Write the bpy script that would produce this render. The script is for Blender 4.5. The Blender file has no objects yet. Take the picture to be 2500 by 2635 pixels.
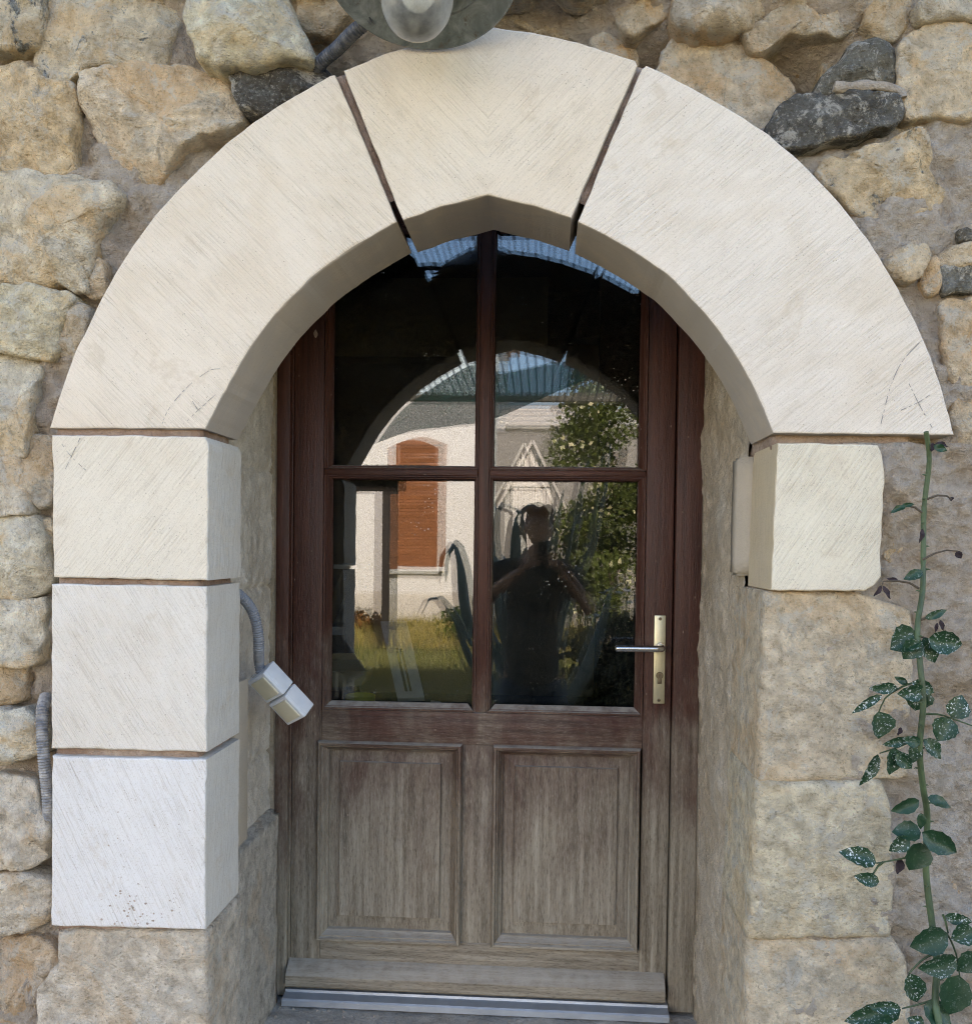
import bpy, bmesh, math, random
from mathutils import Vector, Matrix, noise
from mathutils.geometry import delaunay_2d_cdt
random.seed(7)
rad = math.radians
SC = bpy.context.scene
COL = SC.collection

# ------------------------------------------------------------------ camera
D = 2.53            # camera to door glass
CZ = 1.163          # camera above the door threshold (Z = 0)
F = 2500.0          # focal length in photo pixels (photo 2500 x 2635)
R = (Matrix.Rotation(rad(3.78), 3, 'Z') @ Matrix.Rotation(math.pi/2 + rad(-1.5), 3, 'X')
     @ Matrix.Rotation(0.0125, 3, 'Z'))
CAM = Vector((0, -D, CZ))
_v = R.transposed() @ Vector((0, 1, 0))
CX0 = 1413 - F*_v.x/-_v.z
CY0 = 1403 + F*_v.y/-_v.z
cd = bpy.data.cameras.new('camera')
cd.sensor_fit = 'HORIZONTAL'; cd.sensor_width = 36; cd.lens = 36*F/2500
cd.shift_x = (1250-CX0)/2500; cd.shift_y = (CY0-1317.5)/2500
cd.clip_start = 0.01; cd.clip_end = 500
co = bpy.data.objects.new('camera', cd); COL.objects.link(co)
co.matrix_world = Matrix.Translation(CAM) @ R.to_4x4()
SC.camera = co

# ------------------------------------------------------------------ sky, sun, exposure
SUN_EL, SUN_AZ = rad(35), rad(14)       # azimuth from +Y towards +X: behind the house
w = bpy.data.worlds.new('World'); SC.world = w; w.use_nodes = True
wn = w.node_tree.nodes; wl = w.node_tree.links
sky = wn.new('ShaderNodeTexSky'); sky.sky_type = 'NISHITA'; sky.sun_disc = False
sky.sun_elevation = SUN_EL; sky.sun_rotation = SUN_AZ; sky.air_density = 1.0; sky.dust_density = .3
wl.new(sky.outputs[0], wn['Background'].inputs[0]); wn['Background'].inputs[1].default_value = 0.115
sd = bpy.data.lights.new('sun', 'SUN'); sd.energy = 5.0; sd.angle = rad(0.5); sd.color = (1, .94, .84)
so = bpy.data.objects.new('sun', sd); COL.objects.link(so)
sdir = Vector((math.sin(SUN_AZ)*math.cos(SUN_EL), math.cos(SUN_AZ)*math.cos(SUN_EL), math.sin(SUN_EL)))
so.rotation_euler = sdir.to_track_quat('Z', 'Y').to_euler(); so.location = (4, 10, 12)
SC.view_settings.view_transform = 'Standard'; SC.view_settings.look = 'None'
SC.view_settings.exposure = 2.5; SC.view_settings.gamma = 1
SC.view_settings.use_white_balance = True; SC.view_settings.white_balance_temperature = 7250; SC.view_settings.white_balance_tint = 19
SC.render.engine = 'CYCLES'
SC.cycles.use_denoising = True; SC.cycles.denoising_prefilter = 'NONE'; SC.cycles.max_bounces = 8; SC.cycles.transparent_max_bounces = 16
SC.cycles.diffuse_bounces = 4; SC.cycles.glossy_bounces = 4; SC.cycles.caustics_reflective = False
SC.cycles.sample_clamp_indirect = 6
SC.cycles.use_guiding = True; SC.cycles.use_adaptive_sampling = True; SC.cycles.adaptive_threshold = .013; SC.cycles.adaptive_min_samples = 24; SC.cycles.filter_width = 1.1

# ------------------------------------------------------------------ placing helpers
def P(px, py, Y):
    """point of the plane y = Y that the photo pixel shows"""
    d = R @ Vector(((px-CX0)/F, -(py-CY0)/F, -1))
    return CAM + d*((Y+D)/d.y)
def M(px, py, L):
    """point seen mirrored in the glass, L metres from the camera along the mirrored path"""
    p = P(px, py, L-D); return Vector((p.x, -p.y, p.z))
CROP = dict(A=(0, 0, 2.0844), B=(800, 0, 2.0844), C=(1600, 0, 2.0844), D=(0, 850, 2.0844), E=(0, 1735, 2.0844),
            F=(1600, 850, 2.0844), G=(1600, 1735, 2.0844), H=(700, 1735, 1.7055), K=(820, 560, 2.1318), L=(820, 1200, 2.1318))
def S(crop, pts):
    ox, oy, s = CROP[crop]; return [(ox+x/s, oy+y/s) for x, y in pts]
YF, YB = -0.71, -0.516          # front and back of the arch ring
GZ = -0.38                      # yard level

# ------------------------------------------------------------------ object helpers
def link(o, parent=None, mat=None):
    COL.objects.link(o)
    if parent: o.parent = parent
    if mat and o.type == 'MESH':
        o.data.materials.clear(); o.data.materials.append(mat)
    return o
def tag(o, label=None, cat=None, group=None, kind=None):
    if label: o['label'] = label
    if cat: o['category'] = cat
    if group: o['group'] = group
    if kind: o['kind'] = kind
    return o
def empty(name, loc, label=None, cat=None, group=None):
    o = bpy.data.objects.new(name, None); o.location = loc; o.empty_display_size = .1
    COL.objects.link(o); return tag(o, label, cat, group)
def mesh_obj(name, verts, faces, mat, parent=None, smooth=None):
    me = bpy.data.meshes.new(name); me.from_pydata([tuple(v) for v in verts], [], faces)
    bm = bmesh.new(); bm.from_mesh(me); bmesh.ops.recalc_face_normals(bm, faces=bm.faces); bm.to_mesh(me); bm.free()
    return finish(name, me, mat, parent, smooth)
def finish(name, me, mat, parent=None, smooth=None):
    if smooth is not None:
        for p in me.polygons: p.use_smooth = True
        if smooth < 180: me.set_sharp_from_angle(angle=rad(smooth))
    o = bpy.data.objects.new(name, me); link(o, parent, mat)
    if parent:
        o.matrix_parent_inverse = Matrix.Translation(-parent_loc(parent))
    return o
def parent_loc(p):
    return p.location.copy() if p.type == 'EMPTY' else Vector((0, 0, 0))
def box(name, lo, hi, mat, parent=None, bevel=.003, seg=2, rot=None, at=None):
    bm = bmesh.new(); bmesh.ops.create_cube(bm, size=1)
    lo = Vector(lo); hi = Vector(hi); c = (lo+hi)/2; s = hi-lo
    for v in bm.verts: v.co = Vector((v.co.x*s.x, v.co.y*s.y, v.co.z*s.z))
    if bevel: bmesh.ops.bevel(bm, geom=bm.edges[:], offset=min(bevel, min(s)*.45), segments=seg, affect='EDGES', profile=.5)
    m = Matrix.Translation(c)
    if rot is not None: m = m @ rot.to_4x4()
    bm.transform(m)
    bmesh.ops.recalc_face_normals(bm, faces=bm.faces)
    me = bpy.data.meshes.new(name); bm.to_mesh(me); bm.free()
    return finish(name, me, mat, parent, 35)
def tube(name, pts, rads, mat, parent=None, n=10, cap=True, smooth=60):
    """swept tube through pts; rads one number or a list"""
    pts = [Vector(p) for p in pts]
    if not isinstance(rads, (list, tuple)): rads = [rads]*len(pts)
    vs, fs = [], []; up = Vector((0.13, 0.07, 1)).normalized()
    for i, p in enumerate(pts):
        t = (pts[min(i+1, len(pts)-1)]-pts[max(i-1, 0)]).normalized()
        a = t.cross(up)
        if a.length < .15: a = t.cross(Vector((1, 0, 0)))
        a.normalize(); b = t.cross(a)
        for k in range(n):
            th = 2*math.pi*k/n; vs.append(p+(a*math.cos(th)+b*math.sin(th))*rads[i])
    for i in range(len(pts)-1):
        for k in range(n):
            k2 = (k+1) % n; fs.append((i*n+k, i*n+k2, (i+1)*n+k2, (i+1)*n+k))
    if cap: fs.append(tuple(range(n))); fs.append(tuple((len(pts)-1)*n+k for k in range(n)))
    return mesh_obj(name, vs, fs, mat, parent, smooth)
def spline(pts, step):
    """Catmull-Rom through pts, sampled about every step"""
    pts = [Vector(p) for p in pts]; out = []
    for i in range(len(pts)-1):
        p0, p1, p2, p3 = pts[max(i-1, 0)], pts[i], pts[i+1], pts[min(i+2, len(pts)-1)]
        k = max(1, int((p2-p1).length/step))
        for j in range(k):
            t = j/k
            out.append(.5*((2*p1)+(p2-p0)*t+(2*p0-5*p1+4*p2-p3)*t*t+(3*p1-p0-3*p2+p3)*t**3))
    out.append(pts[-1]); return out
def lathe(name, prof, mat, parent=None, n=40, mtx=None, smooth=40):
    vs, fs = [], []
    for r, z in prof:
        for k in range(n):
            th = 2*math.pi*k/n; v = Vector((r*math.cos(th), r*math.sin(th), z)); vs.append(mtx @ v if mtx else v)
    for i in range(len(prof)-1):
        for k in range(n):
            k2 = (k+1) % n; fs.append((i*n+k, i*n+k2, (i+1)*n+k2, (i+1)*n+k))
    return mesh_obj(name, vs, fs, mat, parent, smooth)
def fbm(v, sc, o=4):
    return noise.fractal(Vector(v)*sc, 1.0, 2.1, o, noise_basis='PERLIN_ORIGINAL')

# ------------------------------------------------------------------ node helpers
class NT:
    def __init__(s, name):
        s.m = bpy.data.materials.new(name); s.m.use_nodes = True; s.t = s.m.node_tree
        s.b = s.t.nodes['Principled BSDF']; s.out = s.t.nodes['Material Output']
        s._pos = None
    def n(s, typ, **kw):
        nd = s.t.nodes.new(typ)
        for k, v in kw.items(): setattr(nd, k, v)
        return nd
    def put(s, sock, v):
        if isinstance(v, bpy.types.NodeSocket): s.t.links.new(v, sock)
        elif isinstance(v, (tuple, list)) and len(v) == 3 and sock.type == 'RGBA': sock.default_value = (*v, 1)
        else: sock.default_value = v
    @property
    def pos(s):
        if not s._pos: s._pos = s.n('ShaderNodeNewGeometry').outputs['Position']
        return s._pos
    def mapv(s, scale=(1, 1, 1), rot=(0, 0, 0), loc=(0, 0, 0), vec=None):
        nd = s.n('ShaderNodeMapping'); s.put(nd.inputs['Vector'], vec or s.pos)
        nd.inputs['Scale'].default_value = scale; nd.inputs['Rotation'].default_value = rot
        nd.inputs['Location'].default_value = loc; return nd.outputs[0]
    def noise(s, scale, detail=4, rough=.55, vec=None, dist=0):
        nd = s.n('ShaderNodeTexNoise'); s.put(nd.inputs['Vector'], vec or s.pos)
        nd.inputs['Scale'].default_value = scale; nd.inputs['Detail'].default_value = detail
        nd.inputs['Roughness'].default_value = rough; nd.inputs['Distortion'].default_value = dist
        return nd.outputs['Fac']
    def voro(s, scale, feature='F1', vec=None, out='Distance'):
        nd = s.n('ShaderNodeTexVoronoi', feature=feature); s.put(nd.inputs['Vector'], vec or s.pos)
        nd.inputs['Scale'].default_value = scale; return nd.outputs[out]
    def ramp(s, fac, stops, interp='LINEAR'):
        nd = s.n('ShaderNodeValToRGB'); s.put(nd.inputs[0], fac); e = nd.color_ramp.elements
        nd.color_ramp.interpolation = interp
        while len(e) < len(stops): e.new(.5)
        for el, (p, c) in zip(e, stops):
            el.position = p; el.color = (c, c, c, 1) if isinstance(c, (int, float)) else (*c, 1)
        return nd.outputs[0]
    def mix(s, fac, a, b, bt='MIX'):
        nd = s.n('ShaderNodeMix', data_type='RGBA', blend_type=bt)
        s.put(nd.inputs[0], fac); s.put(nd.inputs[6], a); s.put(nd.inputs[7], b); return nd.outputs[2]
    def math(s, op, a, b=0, c=0, clamp=False):
        nd = s.n('ShaderNodeMath', operation=op, use_clamp=clamp)
        for i, x in enumerate((a, b, c)): s.put(nd.inputs[i], x)
        return nd.outputs[0]
    def sep(s, v):
        nd = s.n('ShaderNodeSeparateXYZ'); s.put(nd.inputs[0], v); return nd.outputs
    def comb(s, x, y, z):
        nd = s.n('ShaderNodeCombineXYZ')
        for i, q in enumerate((x, y, z)): s.put(nd.inputs[i], q)
        return nd.outputs[0]
    def smooth(s, v, a, b):
        nd = s.n('ShaderNodeMapRange', interpolation_type='SMOOTHSTEP'); s.put(nd.inputs[0], v)
        nd.inputs[1].default_value = a; nd.inputs[2].default_value = b; return nd.outputs[0]
    def objinfo(s): return s.n('ShaderNodeObjectInfo').outputs
    def bump(s, h, dist, strength=1, normal=None):
        nd = s.n('ShaderNodeBump'); s.put(nd.inputs['Height'], h); nd.inputs['Distance'].default_value = dist
        nd.inputs['Strength'].default_value = strength
        if normal: s.put(nd.inputs['Normal'], normal)
        return nd.outputs[0]
    def done(s, color=None, rough=None, normal=None, **kw):
        for k, v in (('Base Color', color), ('Roughness', rough), ('Normal', normal)):
            if v is not None: s.put(s.b.inputs[k], v)
        for k, v in kw.items(): s.put(s.b.inputs[k.replace('_', ' ')], v)
        return s.m

def plain(name, col, rough=.6, var=.15, scale=8, bump=0, bscale=60, metal=0, spec=.5):
    n = NT(name)
    f = n.noise(scale, 5, .6)
    c = n.mix(n.ramp(f, [(.3, 0), (.7, 1)]), tuple(x*(1-var) for x in col), tuple(min(1, x*(1+var)) for x in col))
    nm = n.bump(n.noise(bscale, 5, .65), bump) if bump else None
    return n.done(c, rough, nm, Metallic=metal, Specular_IOR_Level=spec)

def mat_stone(name, stain=.5, lichen=.35, pit=1.0):
    """rough field stone: tinted by the object's own colour, iron stain, grey lichen, pale dust, pits"""
    n = NT(name); oi = n.objinfo()
    off = n.n('ShaderNodeVectorMath', operation='ADD'); n.put(off.inputs[0], n.pos)
    n.put(off.inputs[1], n.comb(n.math('MULTIPLY', oi['Random'], 31), n.math('MULTIPLY', oi['Random'], 17), 0)); v = off.outputs[0]
    base = oi['Color']
    lo = n.noise(6, 5, .62, v, .8); mid = n.noise(30, 6, .7, v, .3); hi = n.noise(150, 4, .75, v)
    c = n.mix(n.ramp(mid, [(.34, 0), (.64, 1)]), n.mix(1, base, (.66, .61, .55), 'MULTIPLY'), n.mix(1, base, (1.25, 1.22, 1.17), 'MULTIPLY'))
    c = n.mix(n.math('MULTIPLY', n.ramp(lo, [(.50, 0), (.60, 1)]), stain), c, n.mix(1, base, (1.05, .76, .45), 'MULTIPLY'))
    crust = n.ramp(n.noise(16, 7, .75, v, .6), [(.53, 0), (.58, 1)])
    c = n.mix(n.math('MULTIPLY', crust, .6), c, (.74, .68, .58))
    lic = n.math('MULTIPLY', n.ramp(n.noise(11, 7, .75, n.mapv(loc=(7, 3, 1), vec=v), .6), [(.57, 0), (.61, 1)]), lichen)
    c = n.mix(lic, c, n.mix(n.ramp(hi, [(.4, 0), (.6, 1)]), (.10, .10, .09), (.30, .31, .29)))
    c = n.mix(n.ramp(hi, [(.33, .65), (.43, 0)]), c, n.mix(1, base, (.36, .30, .22), 'MULTIPLY'))
    c = n.mix(n.ramp(hi, [(.56, 0), (.68, .5)]), c, (.72, .67, .58))
    h = n.math('ADD', n.math('MULTIPLY', n.noise(20, 6, .72, v, .6), 1.0), n.math('MULTIPLY', n.noise(85, 5, .8, v), .5))
    pits = n.math('MULTIPLY', n.ramp(n.voro(70, vec=v), [(.08, 0), (.32, 1)]), .14*pit)
    nm = n.bump(n.math('ADD', h, pits), .025, 1)
    return n.done(c, .92, nm, Specular_IOR_Level=.2)

def mat_mortar():
    n = NT('lime_mortar')
    lo = n.noise(4, 5, .6, dist=.5); mid = n.noise(38, 6, .75); hi = n.noise(210, 4, .8)
    c = n.ramp(lo, [(.3, (.62, .49, .37)), (.5, (.72, .60, .48)), (.7, (.78, .69, .59))])
    c = n.mix(n.ramp(mid, [(.36, .65), (.48, 0)]), c, (.52, .39, .28))
    c = n.mix(n.ramp(n.noise(9, 7, .75), [(.53, 0), (.60, .8)]), c, (.72, .63, .53))
    c = n.mix(n.ramp(n.noise(6, 6, .7, n.mapv(loc=(4, 4, 9))), [(.58, 0), (.64, .7)]), c, (.60, .45, .30))
    c = n.mix(n.ramp(hi, [(.34, .65), (.43, 0)]), c, (.40, .31, .22))
    c = n.mix(n.ramp(hi, [(.56, 0), (.68, .5)]), c, (.74, .69, .62))
    h = n.math('ADD', n.noise(30, 6, .8, dist=.6), n.math('MULTIPLY', n.noise(130, 4, .85), .5))
    h = n.math('ADD', h, n.math('MULTIPLY', n.voro(95), .35))
    return n.done(c, .95, n.bump(h, .026, 1), Specular_IOR_Level=.1)

def mat_plaster(name, c1, c2, c3, grit=1.0):
    n = NT(name)
    lo = n.noise(5, 6, .62, dist=.4); mid = n.noise(24, 7, .7)
    c = n.ramp(lo, [(.32, c1), (.5, c2), (.68, c3)])
    c = n.mix(n.ramp(mid, [(.34, .5), (.58, 0)]), c, tuple(x*.62 for x in c1))
    c = n.mix(n.ramp(n.noise(160, 4, .75), [(.34, .4), (.5, 0)]), c, tuple(x*.5 for x in c1))
    h = n.math('ADD', n.noise(20, 6, .7, dist=.3), n.math('MULTIPLY', n.noise(130, 5, .8), .3))
    return n.done(c, .95, n.bump(h, .016*grit, .9), Specular_IOR_Level=.12)

def mat_tooled(name, ang, col=(.74, .67, .56), warm=(.70, .57, .42), depth=.0030, mirror=None, side=False, freq=235, stain=.35):
    """sawn limestone dressed with a comb chisel: long parallel scratches at an angle"""
    n = NT(name); x, y, z = n.sep(n.pos)
    if mirror is not None:
        x = n.math('ABSOLUTE', n.math('SUBTRACT', x, mirror))
    u = y if side else x
    ca, sa = math.cos(ang), math.sin(ang)
    wob = n.math('MULTIPLY', n.math('SUBTRACT', n.noise(3.5, 3, .5),   .5), .010)
    across = n.math('ADD', n.math('ADD', n.math('MULTIPLY', u, -sa), n.math('MULTIPLY', z, ca)), wob)
    along = n.math('ADD', n.math('MULTIPLY', u, ca), n.math('MULTIPLY', z, sa))
    v = n.comb(n.math('MULTIPLY', across, freq), n.math('MULTIPLY', along, 4.5), 0)
    g1 = n.noise(1, 3, .55, v)
    v2 = n.comb(n.math('MULTIPLY', across, freq*2.3), n.math('MULTIPLY', along, 14), 3)
    g2 = n.noise(1, 3, .6, v2)
    patch = n.ramp(n.noise(7, 4, .6), [(.3, .3), (.62, 1)])
    grit = n.noise(300, 3, .8)
    h = n.math('MULTIPLY', n.math('ADD', g1, n.math('MULTIPLY', g2, .6)), patch)
    h = n.math('ADD', h, n.math('MULTIPLY', grit, .3))
    st = n.noise(4.5, 6, .65, dist=.9)
    c = n.mix(n.math('MULTIPLY', n.ramp(st, [(.47, 0), (.62, 1)]), stain), col, warm)
    c = n.mix(n.ramp(n.noise(2.5, 4, .6), [(.4, 0), (.7, .4)]), c, tuple(min(1, q*1.07) for q in col))
    c = n.mix(n.math('MULTIPLY', n.ramp(g2, [(.38, .36), (.51, 0)]), patch), c, tuple(q*.66 for q in warm))
    c = n.mix(n.math('MULTIPLY', n.ramp(g1, [(.32, .34), (.42, 0)]), patch), c, tuple(q*.62 for q in warm))
    c = n.mix(n.ramp(grit, [(.34, .40), (.45, 0)]), c, tuple(q*.62 for q in warm))
    pits = n.ramp(n.voro(110, vec=n.mapv((1, 1, 1), loc=(3, 1, 2))), [(.07, 1), (.15, 0)])
    keep = n.ramp(n.noise(14, 3, .5), [(.46, 0), (.56, 1)])
    c = n.mix(n.math('MULTIPLY', n.math('MULTIPLY', pits, keep), .7), c, (.34, .27, .20))
    smear = n.math('MULTIPLY', n.ramp(n.noise(9, 6, .7, n.mapv(loc=(1, 5, 2)), .5), [(.60, 0), (.66, 1)]), .35)
    c = n.mix(smear, c, tuple(q*.85 for q in warm))
    return n.done(c, .9, n.bump(h, depth, .9), Specular_IOR_Level=.15)

def mat_wood(name, vertical=True):
    """brown stained door timber, greyed and worn towards the sill, dust on ledges"""
    n = NT(name); x, y, z = n.sep(n.pos)
    sc = (70, 70, 3.2) if vertical else (3.2, 70, 70)
    g = n.noise(1, 6, .65, n.mapv(sc)); fine = n.noise(1, 4, .7, n.mapv((380, 380, 60) if vertical else (60, 380, 380)))
    blot = n.noise(5, 6, .65, n.mapv((1.6, 1, .7)), .4)
    fresh = n.ramp(g, [(.3, (.040, .0145, .010)), (.55, (.082, .029, .019)), (.75, (.118, .045, .029))])
    old = n.ramp(g, [(.28, (.16, .132, .092)), (.5, (.31, .262, .195)), (.72, (.47, .42, .33))])
    zz = n.math('ADD', z, n.math('MULTIPLY', n.math('SUBTRACT', blot, .5), 1.15))
    c = n.mix(n.smooth(zz, .92, .18), fresh, old)
    c = n.mix(n.math('MULTIPLY', n.ramp(fine, [(.52, 0), (.72, .55)]), n.smooth(zz, 1.1, .25)), c, (.46, .41, .34))
    c = n.mix(n.ramp(fine, [(.3, .55), (.46, 0)]), c, (.028, .017, .012))
    nz = n.sep(n.n('ShaderNodeNewGeometry').outputs['Normal'])[2]
    dust = n.math('MULTIPLY', n.smooth(nz, .35, .8), n.ramp(n.noise(30, 5, .7), [(.3, .25), (.6, .8)]))
    c = n.mix(dust, c, (.48, .44, .38))
    fl = n.math('MULTIPLY', n.ramp(n.voro(62, vec=n.mapv((1, 1, .35) if vertical else (.35, 1, 1))), [(.055, 1), (.085, 0)]), n.ramp(n.noise(7, 3, .5), [(.5, 0), (.6, 1)]))
    c = n.mix(n.math('MULTIPLY', fl, .7), c, (.42, .31, .24))
    h = n.math('ADD', g, n.math('MULTIPLY', fine, .7))
    r = n.ramp(n.smooth(zz, .9, .3), [(0, .42), (1, .85)])
    return n.done(c, r, n.bump(h, .0022, .8), Specular_IOR_Level=.35)

# ------------------------------------------------------------------ materials
MT = {}
MT['stone'] = mat_stone('field_stone')
MT['pier'] = mat_stone('pier_stone', stain=.28, lichen=.22)
MT['lichen'] = mat_stone('lichened_stone', stain=.35, lichen=.95)
MT['basalt'] = mat_stone('dark_field_stone', stain=.12, lichen=.5, pit=1.6)
MT['mortar'] = mat_mortar()
MT['joint'] = mat_plaster('joint_mortar', (.32, .21, .155), (.43, .31, .24), (.54, .43, .35))
MT['jamb'] = mat_plaster('jamb_plaster', (.72, .63, .51), (.80, .73, .62), (.85, .80, .71), 1.0)
MT['jamb_warm'] = mat_plaster('worn_jamb_plaster', (.68, .54, .38), (.79, .66, .50), (.84, .75, .63), 1.8)
MT['slab'] = plain('smooth_slab', (.48, .41, .32), .85, .08, 6, .002, 200)
MT['wood_v'] = mat_wood('door_wood_upright', True); MT['wood_h'] = mat_wood('door_wood_level', False)

def mat_glass():
    n = NT('window_glass')
    fr = n.n('ShaderNodeFresnel'); fr.inputs['IOR'].default_value = 1.78
    tr = n.n('ShaderNodeBsdfTransparent'); tr.inputs[0].default_value = (.93, .96, .95, 1)
    gl = n.n('ShaderNodeBsdfGlossy'); gl.inputs['Roughness'].default_value = 0.0
    mx = n.n('ShaderNodeMixShader'); n.put(mx.inputs[0], fr.outputs[0]); n.put(mx.inputs[1], tr.outputs[0]); n.put(mx.inputs[2], gl.outputs[0])
    # specks of lime splashed on the glass
    df = n.n('ShaderNodeBsdfDiffuse'); df.inputs[0].default_value = (.75, .75, .73, 1)
    sp = n.math('MULTIPLY', n.ramp(n.voro(70), [(.10, 1), (.15, 0)]), n.ramp(n.noise(8, 3, .5), [(.60, 0), (.65, 1)]))
    film = n.math('MULTIPLY', n.ramp(n.noise(6, 5, .6), [(.35, 0), (.75, 1)]), .012)
    m2 = n.n('ShaderNodeMixShader'); n.put(m2.inputs[0], n.math('ADD', n.math('MULTIPLY', sp, .8), film)); n.put(m2.inputs[1], mx.outputs[0]); n.put(m2.inputs[2], df.outputs[0])
    n.t.links.new(m2.outputs[0], n.out.inputs[0]); return n.m
MT['glass'] = mat_glass()

# ================================================================== STONE HOUSE (wall round the doorway)
house = empty('stone_house', (-.15, YF+.3, GZ), 'old rubble stone house front surrounding the arched doorway', 'house')

def chaikin(pts, it=1):
    for k in range(it*2):
        f = .07 if k == 0 else .25; out = []
        for i in range(len(pts)):
            a, b = pts[i], pts[(i+1) % len(pts)]
            out += [a*(1-f)+b*f, a*f+b*(1-f)]
        pts = out
    return pts
def resample(pts, step, closed=True):
    out = []; n = len(pts); acc = 0
    for i in range(n if closed else n-1):
        a, b = pts[i], pts[(i+1) % n]; L = (b-a).length
        k = max(1, round(L/step))
        for j in range(k): out.append(a+(b-a)*(j/k))
    if not closed: out.append(pts[-1])
    return out
TS = [.16, .32, .46, .58, .68, .76, .83, .88, .92, .955, .98, 1.0]
def stone(poly, yoff=.03, col=(.5, .42, .3), depth=.10, rnd=.008, bulge=.003, amp=.016, facets=3, mat='stone', name='stone', smooth_it=1, parent=None, seed=None, edge=.009, label=None, slope=.48):
    """one field stone: the outline the wall shows, at its own depth, with a broken, bulging face"""
    Y = YF+yoff
    w3 = [P(x, y, Y) for x, y in poly]; pts = [Vector((p.x, p.z)) for p in w3]
    c = sum(pts, Vector((0, 0)))/len(pts)
    sd = seed if seed is not None else int(abs(c.x*7919+c.y*104729)*100) % 9973
    rg = random.Random(sd)
    pts = resample(chaikin(pts, smooth_it), .009)
    n = len(pts); so = rg.uniform(0, 90)
    o2 = []
    for i, p in enumerate(pts):
        t = (pts[(i+1) % n]-pts[i-1]); nn = Vector((t.y, -t.x)).normalized()
        if nn.dot(p-c) < 0: nn = -nn
        o2.append(p+nn*(edge*fbm((p.x, p.y, so), 26, 5)+.006))
    size = sum((p-c).length for p in o2)/n
    pl = []
    for k in range(facets):
        th = rg.uniform(0, 6.28); sl = rg.uniform(.12, slope); off = -sl*size*rg.uniform(.15, .55)
        pl.append((math.cos(th)*sl, math.sin(th)*sl, off))
    tx, tz = rg.uniform(-.10, .10), rg.uniform(-.10, .10)
    def face_y(p, t, r):
        d = (1-t)*r
        fall = 0 if d >= rnd else rnd*(1-math.sqrt(max(0, 1-(1-d/rnd)**2)))
        q = p-c
        fc = max([0]+[a*q.x+b*q.y+o for a, b, o in pl])
        nz = amp*(.6*fbm((p.x, p.y, so), 10, 5)+.6*fbm((p.x, p.y, so+9), 30, 5)-.5*abs(fbm((p.x, p.y, so+40), 18, 4)))
        nz += amp*.5*(abs(fbm((p.x, p.y, so+20), 7, 3)))
        return Y+fall-bulge*(1-t*t)+fc*1.0+nz+tx*q.x+tz*q.y
    vs = [Vector((c.x, face_y(c, 0, size), c.y))]; fs = []
    for t in TS:
        for p in o2:
            q = c+(p-c)*t; vs.append(Vector((q.x, face_y(q, t, (p-c).length), q.y)))
    for b_ in (.012, .04, depth):
        for p in o2:
            g = 1+.012*noise.noise(Vector((p.x*30, p.y*30, b_*50+so)))
            q = c+(p-c)*g; vs.append(Vector((q.x, vs[1+(len(TS)-1)*n+o2.index(p)].y+b_ if b_ < depth else Y+depth, q.y)))
    for i in range(n): fs.append((0, 1+i, 1+(i+1) % n))
    for k in range(len(TS)+2):
        a = 1+k*n; b = a+n
        for i in range(n):
            j = (i+1) % n; fs.append((a+i, a+j, b+j, b+i))
    o = mesh_obj(name, vs, fs, MT[mat], parent or house, 180)
    k = rg.uniform(1.6, 1.85) if mat != 'basalt' else 1.1; c_ = [min(.86, q_*k) for q_ in col]; pale = (.88, .76, .60) if mat != 'basalt' else (.10, .10, .095)
    o.color = tuple(c_[i]*(.58 if mat != 'basalt' else .85)+pale[i]*(.42 if mat != 'basalt' else .15) for i in range(3))+(1,)
    if label: o['label'] = label
    return o

CREAM, OCHRE, TAN, PALE, BROWN, GREY, DARK = (.52, .46, .35), (.47, .35, .20), (.43, .34, .235), (.56, .51, .43), (.33, .25, .16), (.33, .31, .27), (.115, .108, .098)
def ST(crop, pts, *a, **k): return stone(S(crop, pts), *a, **k)
# left of the arch, top to bottom
ST('A', [(-90, -60), (205, -60), (215, 130), (160, 200), (30, 250), (-90, 260)], .035, (.40, .36, .27), facets=1, mat='lichen')
ST('A', [(225, -60), (880, -60), (905, 60), (860, 190), (850, 310), (740, 335), (560, 330), (430, 345), (300, 420), (190, 390), (115, 305), (150, 220), (215, 140)], .03, (.43, .36, .25), facets=2, mat='lichen')
ST('A', [(-90, 350), (90, 312), (200, 405), (385, 455), (400, 520), (380, 640), (362, 800), (362, 915), (240, 922), (150, 900), (-90, 885)], .04, OCHRE, amp=.02)
ST('A', [(410, 370), (700, 338), (950, 338), (1130, 360), (1225, 420), (1262, 560), (1285, 620), (1190, 690), (1060, 705), (900, 800), (760, 955), (640, 1030), (580, 940), (490, 720), (420, 560)], .03, (.50, .415, .31), amp=.016, facets=3)
ST('A', [(945, 15), (1000, -60), (1530, -60), (1560, 100), (1630, 220), (1638, 270), (1440, 285), (1250, 325), (1130, 325), (1035, 275), (1003, 150)], -.025, (.60, .53, .41), facets=3, bulge=.03)
ST('A', [(1235, 340), (1330, 295), (1520, 280), (1640, 280), (1735, 350), (1745, 410), (1620, 482), (1400, 605), (1290, 595), (1255, 450)], .022, DARK, mat='basalt', depth=.16)
ST('A', [(-90, 920), (200, 930), (400, 940), (560, 962), (618, 1020), (568, 1090), (500, 1200), (488, 1350), (430, 1480), (440, 1555), (380, 1555), (270, 1490), (-90, 1505)], .025, (.53, .47, .37), amp=.018, bulge=.025)
ST('A', [(430, 1450), (500, 1388), (545, 1412), (568, 1500), (550, 1588), (500, 1588), (450, 1540)], .05, (.38, .285, .18), facets=1)
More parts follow.
